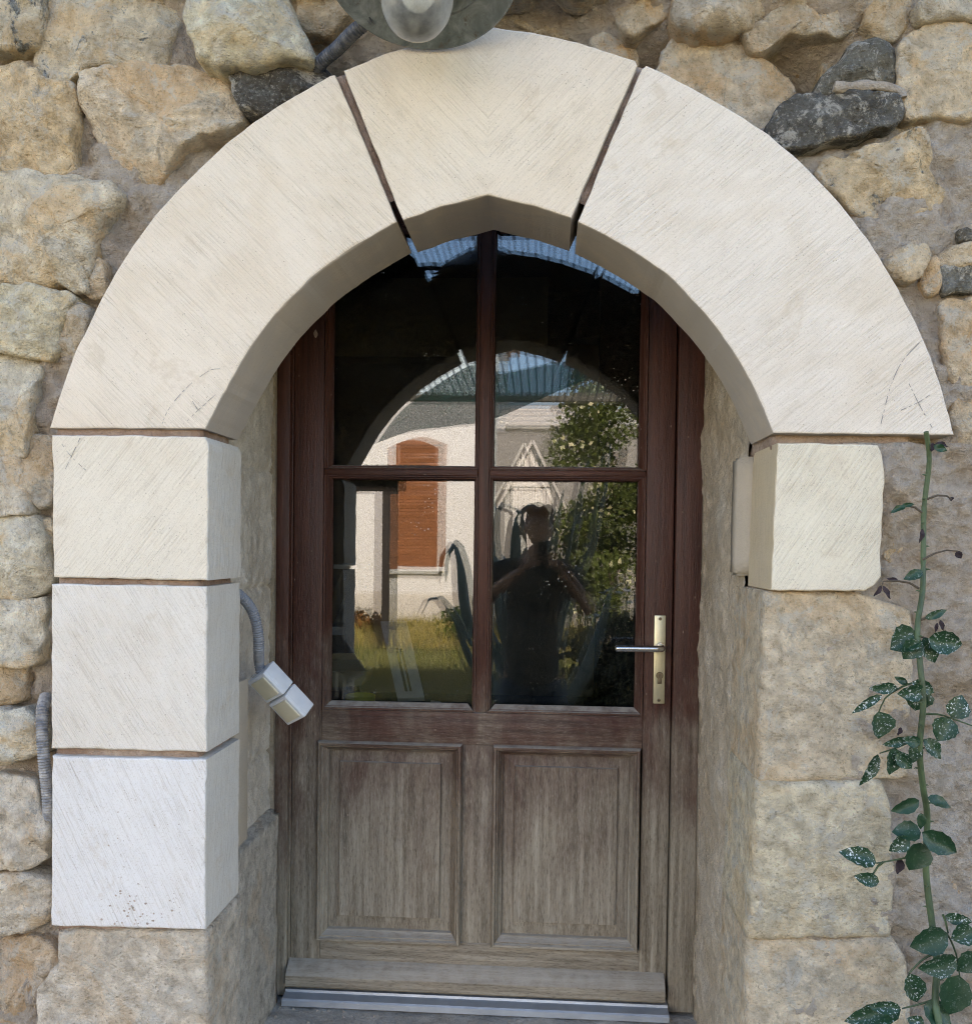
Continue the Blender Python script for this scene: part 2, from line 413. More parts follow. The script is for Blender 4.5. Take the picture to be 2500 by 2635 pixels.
ST('A', [(-90, 1540), (150, 1532), (330, 1562), (372, 1600), (340, 1650), (288, 1750), (270, 1858), (235, 1912), (120, 1898), (-90, 1862)], .03, (.52, .45, .33), amp=.018)
ST('A', [(300, 1690), (380, 1625), (460, 1645), (468, 1720), (420, 1850), (370, 1935), (292, 1870), (278, 1790)], .05, (.36, .285, .19), facets=2)
ST('D', [(-90, 110), (100, 135), (178, 190), (150, 280), (130, 420), (122, 560), (103, 655), (40, 668), (-90, 645)], .035, PALE, facets=2)
ST('D', [(112, 640), (150, 565), (240, 565), (268, 600), (273, 790), (248, 928), (200, 945), (150, 900), (113, 760)], .05, (.36, .32, .26), facets=2)
ST('D', [(-90, 682), (82, 682), (103, 760), (132, 900), (158, 978), (60, 986), (-90, 982)], .04, (.48, .43, .36))
ST('D', [(-90, 998), (148, 993), (190, 1052), (218, 1112), (233, 1230), (243, 1350), (168, 1418), (80, 1430), (-90, 1475)], .03, (.52, .47, .39), amp=.02, facets=4)
ST('D', [(197, 1018), (268, 1012), (278, 1130), (240, 1138), (217, 1070)], .06, (.46, .36, .23), facets=1)
ST('D', [(-90, 1485), (90, 1442), (200, 1442), (213, 1500), (203, 1690), (190, 1768), (130, 1798), (-90, 1788)], .03, (.50, .45, .37), facets=3)
ST('D', [(225, 1452), (268, 1472), (268, 1670), (216, 1698), (203, 1640)], .065, (.36, .30, .24), facets=1)
ST('E', [(-90, -38), (88, -48), (108, 40), (88, 130), (40, 168), (-90, 180)], .05, (.42, .37, .30), facets=2)
ST('E', [(-90, 215), (100, 207), (188, 270), (198, 370), (193, 428), (80, 466), (-90, 478)], .025, (.52, .48, .42), facets=3)
ST('E', [(-90, 580), (60, 542), (150, 600), (188, 720), (253, 830), (263, 880), (208, 988), (130, 1048), (-90, 1062)], .025, (.50, .46, .40), facets=4, amp=.018)
ST('E', [(-90, 1088), (180, 1092), (258, 1150), (266, 1270), (218, 1348), (140, 1388), (-90, 1412)], .03, (.49, .45, .39), facets=3)
ST('E', [(-90, 1450), (60, 1440), (220, 1400), (308, 1470), (300, 1550), (190, 1690), (150, 2000), (-90, 2000)], .06, (.42, .35, .28), facets=2, amp=.02)
# squared old stone below the new blocks, and the lower reveal stone behind it
ST('E', [(335, 1388), (690, 1384), (1098, 1392), (1096, 2250), (180, 2250), (205, 1700), (325, 1560)], .01, (.50, .455, .40), depth=.2, rnd=.010, bulge=.001, amp=.007, edge=.004, facets=0, smooth_it=0, name='corner_stone', mat='pier')
# above and right of the arch
ST('B', [(-60, -60), (190, -60), (215, 60), (120, 130), (-60, 150)], .09, BROWN, facets=2)
ST('B', [(1060, -60), (1275, -60), (1330, 60), (1370, 180), (1290, 205), (1100, 140)], .16, (.30, .22, .14), facets=2)
ST('B', [(1500, 230), (1560, 190), (1690, 200), (1740, 290), (1700, 340), (1560, 300)], .13, (.42, .34, .25), facets=1)
ST('C', [(-30, 40), (130, -60), (270, -60), (242, 80), (110, 140), (62, 190), (20, 190)], .10, (.34, .255, .155), facets=2)
ST('C', [(292, 80), (282, -60), (790, -60), (790, 40), (600, 130), (480, 152), (390, 148), (322, 130)], .055, (.40, .335, .25), facets=3, bulge=.03)
ST('C', [(272, 205), (480, 178), (640, 195), (740, 292), (900, 392), (930, 470), (850, 540), (800, 625), (735, 690), (600, 640), (400, 500), (180, 400), (215, 310)], .12, (.42, .335, .235), facets=1, amp=.012)
ST('C', [(802, 50), (870, 20), (1050, -60), (1310, -60), (1318, 108), (1240, 130), (1150, 178), (1040, 168), (900, 168), (725, 218), (655, 140)], .075, (.36, .31, .24), facets=3)
ST('C', [(832, 240), (960, 202), (1080, 212), (1093, 300), (1050, 358), (980, 383), (900, 330)], .17, (.33, .28, .205), facets=2)
ST('C', [(1102, 230), (1240, 112), (1240, 200), (1190, 300), (1120, 370), (1080, 440), (1088, 300)], .13, (.29, .25, .185), facets=1)
ST('C', [(1262, 222), (1330, 198), (1440, 217), (1488, 260), (1483, 438), (1180, 443), (1062, 473), (1100, 390), (1200, 300)], .05, (.21, .20, .165), facets=4, bulge=.02, mat='basalt')
ST('C', [(1342, 20), (1400, -60), (1560, -60), (1540, 100), (1470, 203), (1370, 160), (1322, 100)], .055, (.37, .33, .26), facets=2)
ST('C', [(852, 560), (950, 502), (1120, 484), (1300, 492), (1470, 512), (1493, 560), (1488, 640), (1440, 678), (1150, 733), (1000, 763), (860, 768), (812, 720), (807, 650)], .015, (.15, .147, .135), mat='basalt', depth=.16, facets=2)
ST('C', [(1492, 240), (1590, 122), (1700, 92), (1960, 100), (1960, 600), (1700, 622), (1530, 622), (1502, 540), (1497, 400)], .03, (.47, .37, .24), facets=2, amp=.016)
ST('C', [(1590, 20), (1700, -60), (1960, -60), (1960, 85), (1760, 80), (1600, 95)], .035, (.34, .32, .27), facets=1, mat='lichen')
ST('C', [(1078, 920), (1110, 842), (1230, 850), (1340, 790), (1480, 732), (1590, 702), (1640, 760), (1652, 880), (1755, 1010), (1700, 1080), (1580, 1128), (1400, 1188), (1300, 1140), (1180, 1060), (1090, 980)], .02, (.44, .33, .19), facets=3, amp=.018, mat='lichen')
ST('C', [(1430, 1400), (1442, 1340), (1560, 1312), (1638, 1302), (1648, 1370), (1600, 1470), (1560, 1498), (1480, 1468)], .02, (.46, .36, .23), facets=2)
ST('C', [(1642, 1400), (1690, 1372), (1703, 1558), (1650, 1568), (1632, 1500)], .035, (.40, .33, .24), facets=0)
ST('C', [(1712, 1362), (1960, 1290), (1960, 1402), (1722, 1418)], .035, (.40, .32, .22), facets=1)
ST('C', [(1717, 1432), (1960, 1412), (1960, 1545), (1732, 1568)], .04, (.24, .24, .215), facets=1, mat='basalt')
ST('C', [(1800, 1235), (1960, 1215), (1960, 1285), (1812, 1288)], .04, (.2, .19, .165), facets=1, mat='basalt')
ST('C', [(1720, 1625), (1960, 1570), (1960, 2060), (1800, 2080), (1740, 1900)], .045, (.42, .34, .24), facets=1)
ST('F', [(1790, 330), (1960, 300), (1960, 720), (1840, 700), (1800, 520)], .05, (.36, .29, .2), facets=1)
ST('F', [(1430, 900), (1480, 960), (1490, 1180), (1450, 1270), (1408, 1230), (1412, 960)], .035, (.47, .36, .21), facets=0)
ST('F', [(1660, 960), (1870, 900), (1960, 900), (1960, 1420), (1680, 1460), (1650, 1200)], .05, (.44, .39, .34), facets=1)
ST('F', [(1660, 1500), (1960, 1450), (1960, 2060), (1650, 2040)], .05, (.43, .365, .29), facets=1)
ST('G', [(1650, 390), (1800, 375), (1840, 470), (1800, 560), (1640, 600), (1620, 500)], .045, (.40, .37, .33), facets=0)
ST('G', [(1660, 640), (1960, 600), (1960, 1250), (1700, 1260), (1640, 900)], .055, (.38, .33, .28), facets=1)
ST('G', [(1540, 1300), (1700, 1290), (1960, 1300), (1960, 2000), (1540, 2000)], .06, (.40, .34, .28), facets=1)
# squared pier stones under the right-hand spring block
pk = dict(depth=.27, rnd=.016, bulge=.001, amp=.0075, edge=.005, smooth_it=0, name='corner_stone', mat='pier')
ST('G', [(775, -430), (1250, -425), (1540, -330), (1560, 200), (1560, 560), (1180, 566), (850, 568), (742, 566), (752, 100)], .008, (.50, .42, .31), facets=0, **pk)
ST('G', [(728, 584), (1000, 588), (1380, 590), (1430, 690), (1440, 900), (1460, 1150), (1450, 1420), (1000, 1428), (690, 1428), (696, 1340), (715, 1000)], .006, (.52, .44, .325), facets=0, **pk)
ST('G', [(690, 1448), (1050, 1450), (1450, 1452), (1520, 1560), (1540, 2250), (665, 2250)], .008, (.49, .415, .31), facets=0, **pk)

# the same rubble carries on beyond the edges of the picture
rgx = random.Random(31)
def filler(x0, x1, y0, y1):
    cx, cy, hx, hy = (x0+x1)/2, (y0+y1)/2, (x1-x0)/2-7, (y1-y0)/2-7
    pts = []
    for k in range(9):
        a_ = k*2*math.pi/9+rgx.uniform(-.2, .2); m_ = max(abs(math.cos(a_)), abs(math.sin(a_)))**.8
        pts.append((cx+hx*math.cos(a_)/m_*rgx.uniform(.85, 1.02), cy+hy*math.sin(a_)/m_*rgx.uniform(.85, 1.02)))
    stone(pts, rgx.uniform(.02, .05), rgx.choice((CREAM, OCHRE, TAN, PALE, GREY, (.46, .39, .28))), facets=2)
for bx0, bx1 in ((-345, -58), (2552, 2850)):
    y = -350
    while y < 2700:
        h_ = rgx.uniform(110, 190); m_ = bx0+(bx1-bx0)*rgx.uniform(.38, .62)
        filler(bx0, m_, y, y+h_); filler(m_, bx1, y+rgx.uniform(-15, 15), y+h_); y += h_
for y0_, y1_ in ((-340, -190), (-185, -40)):
    x = -50
    while x < 2530:
        w_ = rgx.uniform(140, 260); filler(x, min(x+w_, 2550), y0_, y1_); x += w_

# ---- arch ring outline (photo pixels, ring front plane)
EXT_L = S('D', [(265, 525), (300, 390), (340, 260)]) + S('A', [(395, 1876), (460, 1760), (540, 1600), (620, 1450), (720, 1280), (860, 1110), (1000, 965), (1130, 840), (1260, 712), (1400, 612), (1600, 500), (1770, 402)])
JL_V = S('B', [(128, 398), (150, 440), (300, 795), (462, 1190)])                         # left voussoir, joint face
INT_L = S('B', [(462, 1190), (440, 1210), (340, 1255), (200, 1330), (60, 1428)]) + S('A', [(1620, 1530), (1500, 1645), (1400, 1772), (1330, 1876)]) + S('D', [(1240, 250), (1170, 390), (1100, 530)])
KEY = S('B', [(172, 375), (400, 282), (640, 212), (920, 146), (960, 140), (1180, 165), (1400, 215), (1580, 270), (1738, 322), (1750, 350), (1570, 760), (1395, 1168), (1180, 1100), (945, 1047), (700, 1108), (493, 1182), (330, 770)])
EXT_R = S('C', [(130, 347), (180, 360), (330, 440), (480, 520), (640, 620), (760, 692), (900, 802), (1060, 958), (1180, 1090), (1300, 1250), (1420, 1430), (1500, 1570), (1590, 1740), (1640, 1850)]) + S('F', [(1680, 190), (1740, 380), (1778, 500), (1783, 562)])
INT_R = S('F', [(810, 552), (770, 440), (720, 310), (640, 170)]) + S('C', [(520, 1770), (440, 1660), (320, 1535), (200, 1425), (0, 1302)]) + S('B', [(1560, 1252), (1430, 1188)])
def smo(pts, it=90):
    q_ = [(v.x, v.y) for v in spline([(x, y, 0) for x, y in pts], 12)]
    for _ in range(it):
        q_ = [q_[0]]+[((a[0]+2*b[0]+c[0])/4, (a[1]+2*b[1]+c[1])/4) for a, b, c in zip(q_, q_[1:], q_[2:])]+[q_[-1]]
    return q_
EXT_L, INT_L, EXT_R, INT_R = smo(EXT_L), smo(INT_L), smo(EXT_R), smo(INT_R)
VL = EXT_L + JL_V + INT_L[1:]
VR = EXT_R + INT_R + S('B', [(1600, 770), (1772, 368)])

# ---- mortar bed of the wall: one uneven sheet behind and between the stones
def inside(pt, poly):
    x, z = pt; r = False; j = len(poly)-1
    for i in range(len(poly)):
        xi, zi = poly[i]; xj, zj = poly[j]
        if (zi > z) != (zj > z) and x < (xj-xi)*(z-zi)/(zj-zi)+xi: r = not r
        j = i
    return r
ctr = P(1255, 1100, YF)
hole = [(-.925, -.6), (-.925, 1.375)]
for px, py in EXT_L[1:] + KEY[:9] + EXT_R[:-1]:
    p = P(px, py, YF); d = Vector((p.x-ctr.x, p.z-ctr.z)); L_ = d.length
    t = min(1, max(0, (330-py)/130)); off = -.03*(1-t)+.062*t
    d *= (L_+off)/L_; hole.append((ctr.x+d.x, ctr.z+d.y))
hole += [(.69, 1.40), (.47, 1.34), (.47, -.6)]
BL = [(1850, 150, 290, 120, .105), (2080, 60, 170, 90, .05), (1230, 40, 420, 170, .135), (820, 105, 75, 75, .12), (1715, 95, 80, 55, .10), (2085, 135, 150, 60, .09), (2010, 200, 120, 60, .05), (117, 2215, 26, 40, .10), (120, 1560, 22, 330, .04), (125, 1330, 16, 60, .05),
      (250, 380, 160, 110, -.012), (300, 470, 60, 60, -.015), (100, 960, 60, 110, -.012), (2330, 560, 120, 90, -.02), (2250, 560, 80, 60, -.02), (2200, 380, 160, 30, -.02), (2300, 1240, 140, 60, -.02)]
BLW = []
for px, py, rx, ry, dd in BL:
    c = P(px, py, YF); BLW.append((c.x, c.z, rx*.73e-3, ry*.73e-3, dd))
def mortar_y(x, z):
    b = .084 if x < -.3 else (.026 if z < 1.36 else .060)
    for cx, cz, rx, rz, dd in BLW:
        e = ((x-cx)/rx)**2+((z-cz)/rz)**2
        if e < 6: b += dd*math.exp(-e*.9)
    q = (x, z, 0)
    return YF+b+.022*fbm(q, 7, 4)+.016*fbm((x, z, 5), 22, 5)-.012*abs(fbm((x, z, 3), 15, 4))+.008*fbm((x, z, 9), 60, 4)
X0, X1, Z0, Z1, ST_ = -1.32, 1.06, -.05, 2.46, .0062
nx, nz_ = int((X1-X0)/ST_), int((Z1-Z0)/ST_)
vs, fs, idx = [], [], {}
for j in range(nz_+1):
    for i in range(nx+1):
        x, z = X0+i*ST_, Z0+j*ST_
        if inside((x, z), hole): continue
        idx[i, j] = len(vs); vs.append((x, mortar_y(x, z), z))
for j in range(nz_):
    for i in range(nx):
        k = [(i, j), (i+1, j), (i+1, j+1), (i, j+1)]
        if all(q in idx for q in k): fs.append(tuple(idx[q] for q in k))
mesh_obj('mortar', vs, fs, MT['mortar'], house, 180)
# bead of fresh mortar on the long dark stone
bead = [P(1600+x/2.0844, y/2.0844, YF+.018) for x, y in [(1135, 462), (1180, 470), (1260, 462), (1350, 460), (1440, 470), (1500, 500), (1505, 525)]]
bp = spline(bead, .008)
tube('mortar_bead', bp, [.009+.004*noise.noise(p*60) for p in bp], MT['mortar'], house, 10)

# the rest of the house, out of the picture: plain masonry, side walls, roof
MT['masonry'] = mat_plaster('plain_masonry', (.34, .28, .2), (.42, .35, .26), (.5, .43, .34))
HX0, HX1, HT = -7.0, 9.0, 5.4
for lo, hi in (((HX0, YF+.04, GZ-.3), (X0, YF+.5, HT)), ((X1, YF+.04, GZ-.3), (HX1, YF+.5, HT)), ((X0, YF+.12, Z1-.01), (X1, YF+.5, HT)), ((X0, YF+.05, GZ-.3), (-.93, YF+.5, -.03)), ((.47, YF+.05, GZ-.3), (X1, YF+.5, -.03))):
    box('wall_section', lo, hi, MT['masonry'], house, 0)
box('side_wall', (HX0, YF+.5, GZ-.3), (HX0+.5, 7.5, HT), MT['masonry'], house, 0)
box('side_wall', (HX1-.5, YF+.5, GZ-.3), (HX1, 7.5, HT), MT['masonry'], house, 0)
box('rear_wall', (HX0, 7.5, GZ-.3), (HX1, 8, HT), MT['masonry'], house, 0)
MT['tiles'] = plain('clay_tiles', (.34, .15, .08), .85, .3, 9, .01, 14)
box('roof', (HX0-.3, YF-.35, HT), (HX1+.3, 8.3, HT+.25), MT['tiles'], house, 0)

# ---- reveals of the doorway
def sheet(name, fn, nu, nv, mat, parent=None, smooth=180):
    vs = [fn(i/nu, j/nv) for j in range(nv+1) for i in range(nu+1)]; fs = []
    for j in range(nv):
        for i in range(nu):
            a = j*(nu+1)+i; fs.append((a, a+1, a+nu+2, a+nu+1))
    return mesh_obj(name, vs, fs, mat, parent, smooth)
def left_reveal(u, v):
    y = -.55+.55*u; z = -.06+1.98*v
    joint = 0
    for zz in (1.345, 1.05, .62):
        joint += math.exp(-((z-zz-.006*noise.noise(Vector((y*9, zz, 0))))/.006)**2)
    return Vector((-.716+.012*fbm((y, z, 3), 4, 5)+.004*fbm((y, z, 8), 30, 4)-.009*joint, y, z))
sheet('reveal_plaster', left_reveal, 70, 230, MT['jamb'], house)
def right_reveal(u, v):
    y = -.50+.50*u; z = -.06+2.02*v
    k = .5+.5*math.tanh(9*(y+.30+.16*fbm((0, z, 2), 2.2, 4)))        # broken edge where old plaster has come off
    return Vector((.404-.02*k+.022*fbm((y, z, 13), 4, 5)*(1-.6*u)*min(1, .25+u*3)+.005*fbm((y, z, 18), 24, 5), y, z))
sheet('reveal_plaster', right_reveal, 80, 260, MT['jamb_warm'], house)
sheet('reveal_soffit', lambda u, v: Vector((-.75+1.2*u, -.62+.64*v, 2.28+.012*fbm((u*1.2, v, 3), 5, 4))), 40, 24, MT['jamb'], house)
box('door_head_wall', (-.9, -.02, 2.09), (.6, .16, 2.5), MT['masonry'], house, 0)
box('door_side_wall', (-1.6, -.06, -.06), (-.709, .16, 2.5), MT['masonry'], house, 0)
box('door_side_wall', (.384, -.06, -.06), (1.4, .16, 2.5), MT['masonry'], house, 0)
lj = bmesh.new()
def rough_block(name, lo, hi, mat, parent, amp=.006, step=.02, sc=14, bev=.01, col=None):
    """squared block with uneven faces and worn edges"""
    lo, hi = Vector(lo), Vector(hi); bm = bmesh.new(); bmesh.ops.create_cube(bm, size=1)
    s = hi-lo; c = (lo+hi)/2
    for v in bm.verts: v.co = Vector((v.co.x*s.x, v.co.y*s.y, v.co.z*s.z))+c
    bmesh.ops.bevel(bm, geom=bm.edges[:], offset=bev, segments=2, affect='EDGES')
    for ax in range(3):
        nn = int(s[ax]/step)
        for k in range(1, nn):
            co_ = Vector((0, 0, 0)); co_[ax] = lo[ax]+s[ax]*k/nn; no = Vector((0, 0, 0)); no[ax] = 1
            bmesh.ops.bisect_plane(bm, geom=bm.verts[:]+bm.edges[:]+bm.faces[:], plane_co=co_, plane_no=no)
    bm.normal_update()
    for v in bm.verts: v.co = v.co+v.normal*(amp*fbm(v.co, sc, 4))
    me = bpy.data.meshes.new(name); bm.to_mesh(me); bm.free()
    o = finish(name, me, mat, parent, 180)
    if col: o.color = (*col, 1)
    return o
rough_block('reveal_stone', (-.95, -.53, -.06), (-.690, -.055, .47), MT['pier'], house, .005, .025, 9, .012, (.74, .69, .61))

# ================================================================== NEW LIMESTONE ARCH
arch = empty('stone_arch', (ctr.x, YF+.1, .4), 'new pale limestone arch with keystone and tooled jamb blocks round the door', 'arch')
def dressed(name, poly, y0, y1, mat, bev=.0035, chip=.0016, back=None, jag=None, parent=None, sidem=None):
    """dressed block from its front outline, with small arris, chips and a straight return"""
    pts = [P(x, y, y0) for x, y in poly]; pts = resample([Vector((p.x, p.z)) for p in pts], .008)
    n = len(pts); c = sum(pts, Vector((0, 0)))/n
    area = sum(pts[i].x*pts[(i+1) % n].y-pts[(i+1) % n].x*pts[i].y for i in range(n))
    sg = 1 if area > 0 else -1
    nor = []
    for i in range(n):
        t = pts[(i+1) % n]-pts[i-1]; nor.append(Vector((t.y, -t.x)).normalized()*sg)
    o2 = [p+nor[i]*(chip*(fbm((p.x, p.y, 1), 22, 4)) + (jag(p) if jag else 0)) for i, p in enumerate(pts)]
    vs = []
    def chipf(p): return max(0, fbm((p.x, p.y, 31), 13, 3)-.25)*.006
    for k, (ins, dy) in enumerate(((1, 0), (.35, .3), (0, 1))):
        for i, p in enumerate(o2):
            e = bev+chipf(p); q = p-nor[i]*e*ins; vs.append((q.x, y0+e*dy, q.y))
    for i, p in enumerate(o2):
        q = back(p, nor[i]) if back else p
        vs.append((q.x, y1, q.y))
    fs = []
    for k in range(3):
        for i in range(n):
            j = (i+1) % n; fs.append((k*n+i, k*n+j, (k+1)*n+j, (k+1)*n+i))
    for k in (0, 3):
        q2 = [Vector((vs[k*n+i][0], vs[k*n+i][2])) for i in range(n)]
        tri = delaunay_2d_cdt(q2, [(i, (i+1) % n) for i in range(n)], [], 1, 1e-7)
        if len(tri[0]) != n: print('outline changed', name, n, len(tri[0]))
        orig = [o_[0] if o_ else None for o_ in tri[3]]
        fs += [tuple(k*n+orig[i] for i in f_) for f_ in tri[2] if all(orig[i] is not None for i in f_)]
    bm = bmesh.new(); bv = [bm.verts.new(v) for v in vs]
    for f_ in fs: bm.faces.new([bv[i] for i in f_])
    bmesh.ops.recalc_face_normals(bm, faces=bm.faces)
    me = bpy.data.meshes.new(name); bm.to_mesh(me); bm.free()
    o = finish(name, me, mat, parent or arch, None); me.materials.append(sidem or TS_SOFFIT)
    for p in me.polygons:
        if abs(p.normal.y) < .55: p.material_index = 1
    return o
xk = P(1253, 500, YF).x
TS_SOFFIT = mat_tooled('sawn_soffit_shaded', rad(86), (.46, .41, .36), depth=.0012, side=True, freq=320, stain=.3)  # same limestone, its colour darkened to carry the shade under the arch
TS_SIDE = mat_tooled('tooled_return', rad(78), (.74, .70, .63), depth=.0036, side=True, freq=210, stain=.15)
def low_back(p, nrm):                      # rough back of the crown: cut lower than the dressed face
    d = Vector((p.x-ctr.x, p.y-ctr.z)); 
    t = min(1, max(0, (d.length-.5)/.12))*min(1, max(0, (p.y-1.75)/.2))
    return p-d.normalized()*.04*t
LIME = (.80, .70, .58); WHITE = (.76, .74, .70)
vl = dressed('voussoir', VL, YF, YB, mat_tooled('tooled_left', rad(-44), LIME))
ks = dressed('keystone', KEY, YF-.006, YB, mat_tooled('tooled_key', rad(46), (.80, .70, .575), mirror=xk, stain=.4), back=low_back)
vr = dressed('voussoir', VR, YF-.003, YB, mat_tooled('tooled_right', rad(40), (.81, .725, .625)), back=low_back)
b1 = dressed('jamb_block', S('D', [(277, 562), (700, 564), (1095, 572), (1112, 605), (1117, 640), (1113, 1343), (900, 1340), (700, 1333), (284, 1326)]), YF-.004, YB, mat_tooled('tooled_block', rad(52), (.79, .71, .585), depth=.0024), chip=.002, sidem=TS_SIDE)
b2 = dressed('jamb_block', S('D', [(275, 1361), (1110, 1373)])+S('E', [(1105, 417), (273, 400)]), YF-.004, YB, mat_tooled('tooled_block_steep', rad(-57), (.80, .74, .66), depth=.0040, stain=.2), sidem=TS_SIDE)
b3 = dressed('jamb_block', S('E', [(277, 438), (1105, 460), (1098, 1372), (273, 1352)]), YF-.006, YB, mat_tooled('tooled_block_white', rad(-64), (.80, .77, .74), depth=.0040, stain=.08), sidem=TS_SIDE)
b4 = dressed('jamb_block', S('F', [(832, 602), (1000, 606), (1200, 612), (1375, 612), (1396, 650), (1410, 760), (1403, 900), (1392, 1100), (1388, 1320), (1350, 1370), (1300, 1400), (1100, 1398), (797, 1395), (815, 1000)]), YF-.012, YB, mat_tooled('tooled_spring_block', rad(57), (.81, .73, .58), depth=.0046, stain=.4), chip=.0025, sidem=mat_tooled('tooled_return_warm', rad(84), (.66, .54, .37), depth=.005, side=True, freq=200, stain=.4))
# splashes of dirt on the lowest block, a paint knock on the door frame
MT['dirt_spot'] = plain('dirt_spot', (.44, .35, .28), .9, .3, 80)
rgd = random.Random(17); vs, fs = [], []
for i in range(64):
    if i < 40: ex, ey = rgd.gauss(715, 95), 1345-abs(rgd.gauss(0, 110))
    else: ex, ey = rgd.uniform(560, 1080), rgd.uniform(500, 1250)
    p = P(*S('E', [(ex, min(ey, 1352))])[0], YF-.0066); rr = rgd.uniform(.0005, .0022)*(1.2 if i < 40 else .8); k = len(vs)
    for j in range(7):
        a_ = j*.8976; q = rr*rgd.uniform(.6, 1.2); vs.append((p.x+math.cos(a_)*q*1.2, p.y, p.z+math.sin(a_)*q))
    fs.append(tuple(range(k, k+7)))
mesh_obj('dirt_specks', vs, fs, MT['dirt_spot'], b3)
# smooth slabs set behind the blocks
xs = P(*S('E', [(1330, 600)])[0], -.42).x
box('backing_slab', (-.80, YB+.004, .50), (xs, -.42, .86), MT['slab'], arch, .003)
q = [P(*t, -.44) for t in S('F', [(584, 1000), (620, 690), (640, 1310)])]
rough_block('backing_slab', (q[0].x, YB+.004, q[2].z), (.52, -.44, q[1].z), MT['slab'], arch, .003, .03, 10, .006)
# reddish mortar seen deep in the joints
def joint(name, lo, hi): return rough_block(name, lo, hi, MT['joint'], arch, .006, .012, 26, .004)
zj = [(b1, 1.372), (b2, 1.076), (b3, .745)]
for _, z in zj: joint('mortar_joint', (-.955, YF+.013, z-.018), (-.668, YB-.01, z+.018))
joint('mortar_joint', (-.955, YF+.02, .385), (-.665, YB, .412))
joint('mortar_joint', (.413, YF+.03, 1.345), (.66, -.44, 1.385))
joint('mortar_joint', (.415, YF+.055, 1.068), (.58, -.42, 1.098))
def strip_joint(a, b, wid, y0, y1):
    pa, pb = P(*a, y0), P(*b, y0); n_ = 26; vs = []; fs = []
    d = (pb-pa).normalized(); s = Vector((d.z, 0, -d.x))
    for i in range(n_+1):
        c = pa+(pb-pa)*(i/n_)
        for k, (sx, y) in enumerate(((-wid, y1), (-wid, y0), (0, y0-.003), (wid, y0), (wid, y1))):
            vs.append((c.x+s.x*sx, y+.008*fbm((c.x*3, c.z, k), 30, 3), c.z+s.z*sx))
    for i in range(n_):
        for k in range(4): a_ = i*5+k; fs.append((a_, a_+1, a_+6, a_+5))
    return mesh_obj('mortar_joint', vs, fs, MT['joint'], arch, 180)
strip_joint(S('B', [(150, 410)])[0], S('B', [(430, 1085)])[0], .013, YF+.016, YB-.02)
strip_joint(S('B', [(1765, 365)])[0], S('B', [(1450, 1090)])[0], .013, YF+.016, YB-.02)
# pencil layout marks left on the faces
MT['pencil'] = plain('pencil', (.24, .225, .21), .7, .1)
def pencil(crop, pts, parent, y):
    pts = [P(*p, y) for p in S(crop, pts)]; pts = spline(pts, .004); vs, fs = [], []
    for i, p in enumerate(pts[:-1]):
        if noise.noise(p*170) < -.12: continue
        d = (pts[i+1]-p); s = Vector((d.z, 0, -d.x)).normalized()*(.0005+.0003*noise.noise(p*90)); k = len(vs)
        vs += [p+s, p-s, p+d-s, p+d+s]; fs.append((k, k+1, k+2, k+3))
    mesh_obj('pencil_mark', vs, fs, MT['pencil'], parent)
y_ = YF-.0012
pencil('D', [(870, 500), (900, 430), (960, 350), (1030, 280)], vl, y_); pencil('D', [(1070, 250), (1130, 212), (1180, 206)], vl, y_)
pencil('D', [(1000, 490), (1060, 430), (1160, 340)], vl, y_); pencil('D', [(1020, 360), (1060, 425)], vl, y_)
pencil('D', [(332, 610), (385, 680), (460, 750)], b1, y_-.004); pencil('D', [(430, 575), (390, 660), (350, 745)], b1, y_-.004)
pencil('F', [(1600, 60), (1500, 170), (1440, 300), (1410, 410), (1388, 500)], vr, y_-.003)
pencil('F', [(1535, 280), (1600, 410), (1670, 535)], vr, y_-.003); pencil('F', [(1495, 428), (1590, 385), (1665, 335)], vr, y_-.003)

# ================================================================== DOOR
door = empty('glazed_door', (-.17, 0, -.03), 'weathered brown wooden door with four glass panes over two panels', 'door')
WV, WH = MT['wood_v'], MT['wood_h']
frame = box('door_frame', (-.709, -.045, -.03), (-.6735, .06, 2.09), WV, door, .004)
box('door_frame', (.3185, -.045, -.03), (.3845, .06, 2.09), WV, door, .004)
box('door_frame', (-.6735, -.045, 2.045), (.3185, .06, 2.09), WH, door, .004)
pk_ = P(812, 858, -.0306); vs = []
for j in range(14):
    a_ = j*.4488; q = .007*(1+.5*noise.noise(Vector((j*1.7, 2, 5)))); vs.append((pk_.x+math.cos(a_)*q*.8, -.0306, pk_.z+math.sin(a_)*q*1.5))
vs_patch = vs
box('frame_bead', (-.6735, -.032, 0), (-.668, .04, 2.045), WV, door, .002)
LY0, LY1 = -.030, .022
box('stile', (-.6665, LY0, .004), (-.588, LY1, 2.04), WV, door, .003)
box('stile', (.245, LY0, .004), (.3155, LY1, 2.04), WV, door, .003)
box('rail', (-.588, LY0, .004), (.245, LY1, .122), WH, door, .002)
box('rail', (-.588, LY0, .642), (.245, LY1, .726), WH, door, .002)
box('rail', (-.588, LY0, 1.985), (.245, LY1, 2.04), WH, door, .002)
box('muntin', (-.2185, LY0+.002, .122), (-.1355, LY1, .642), WV, door, .002)
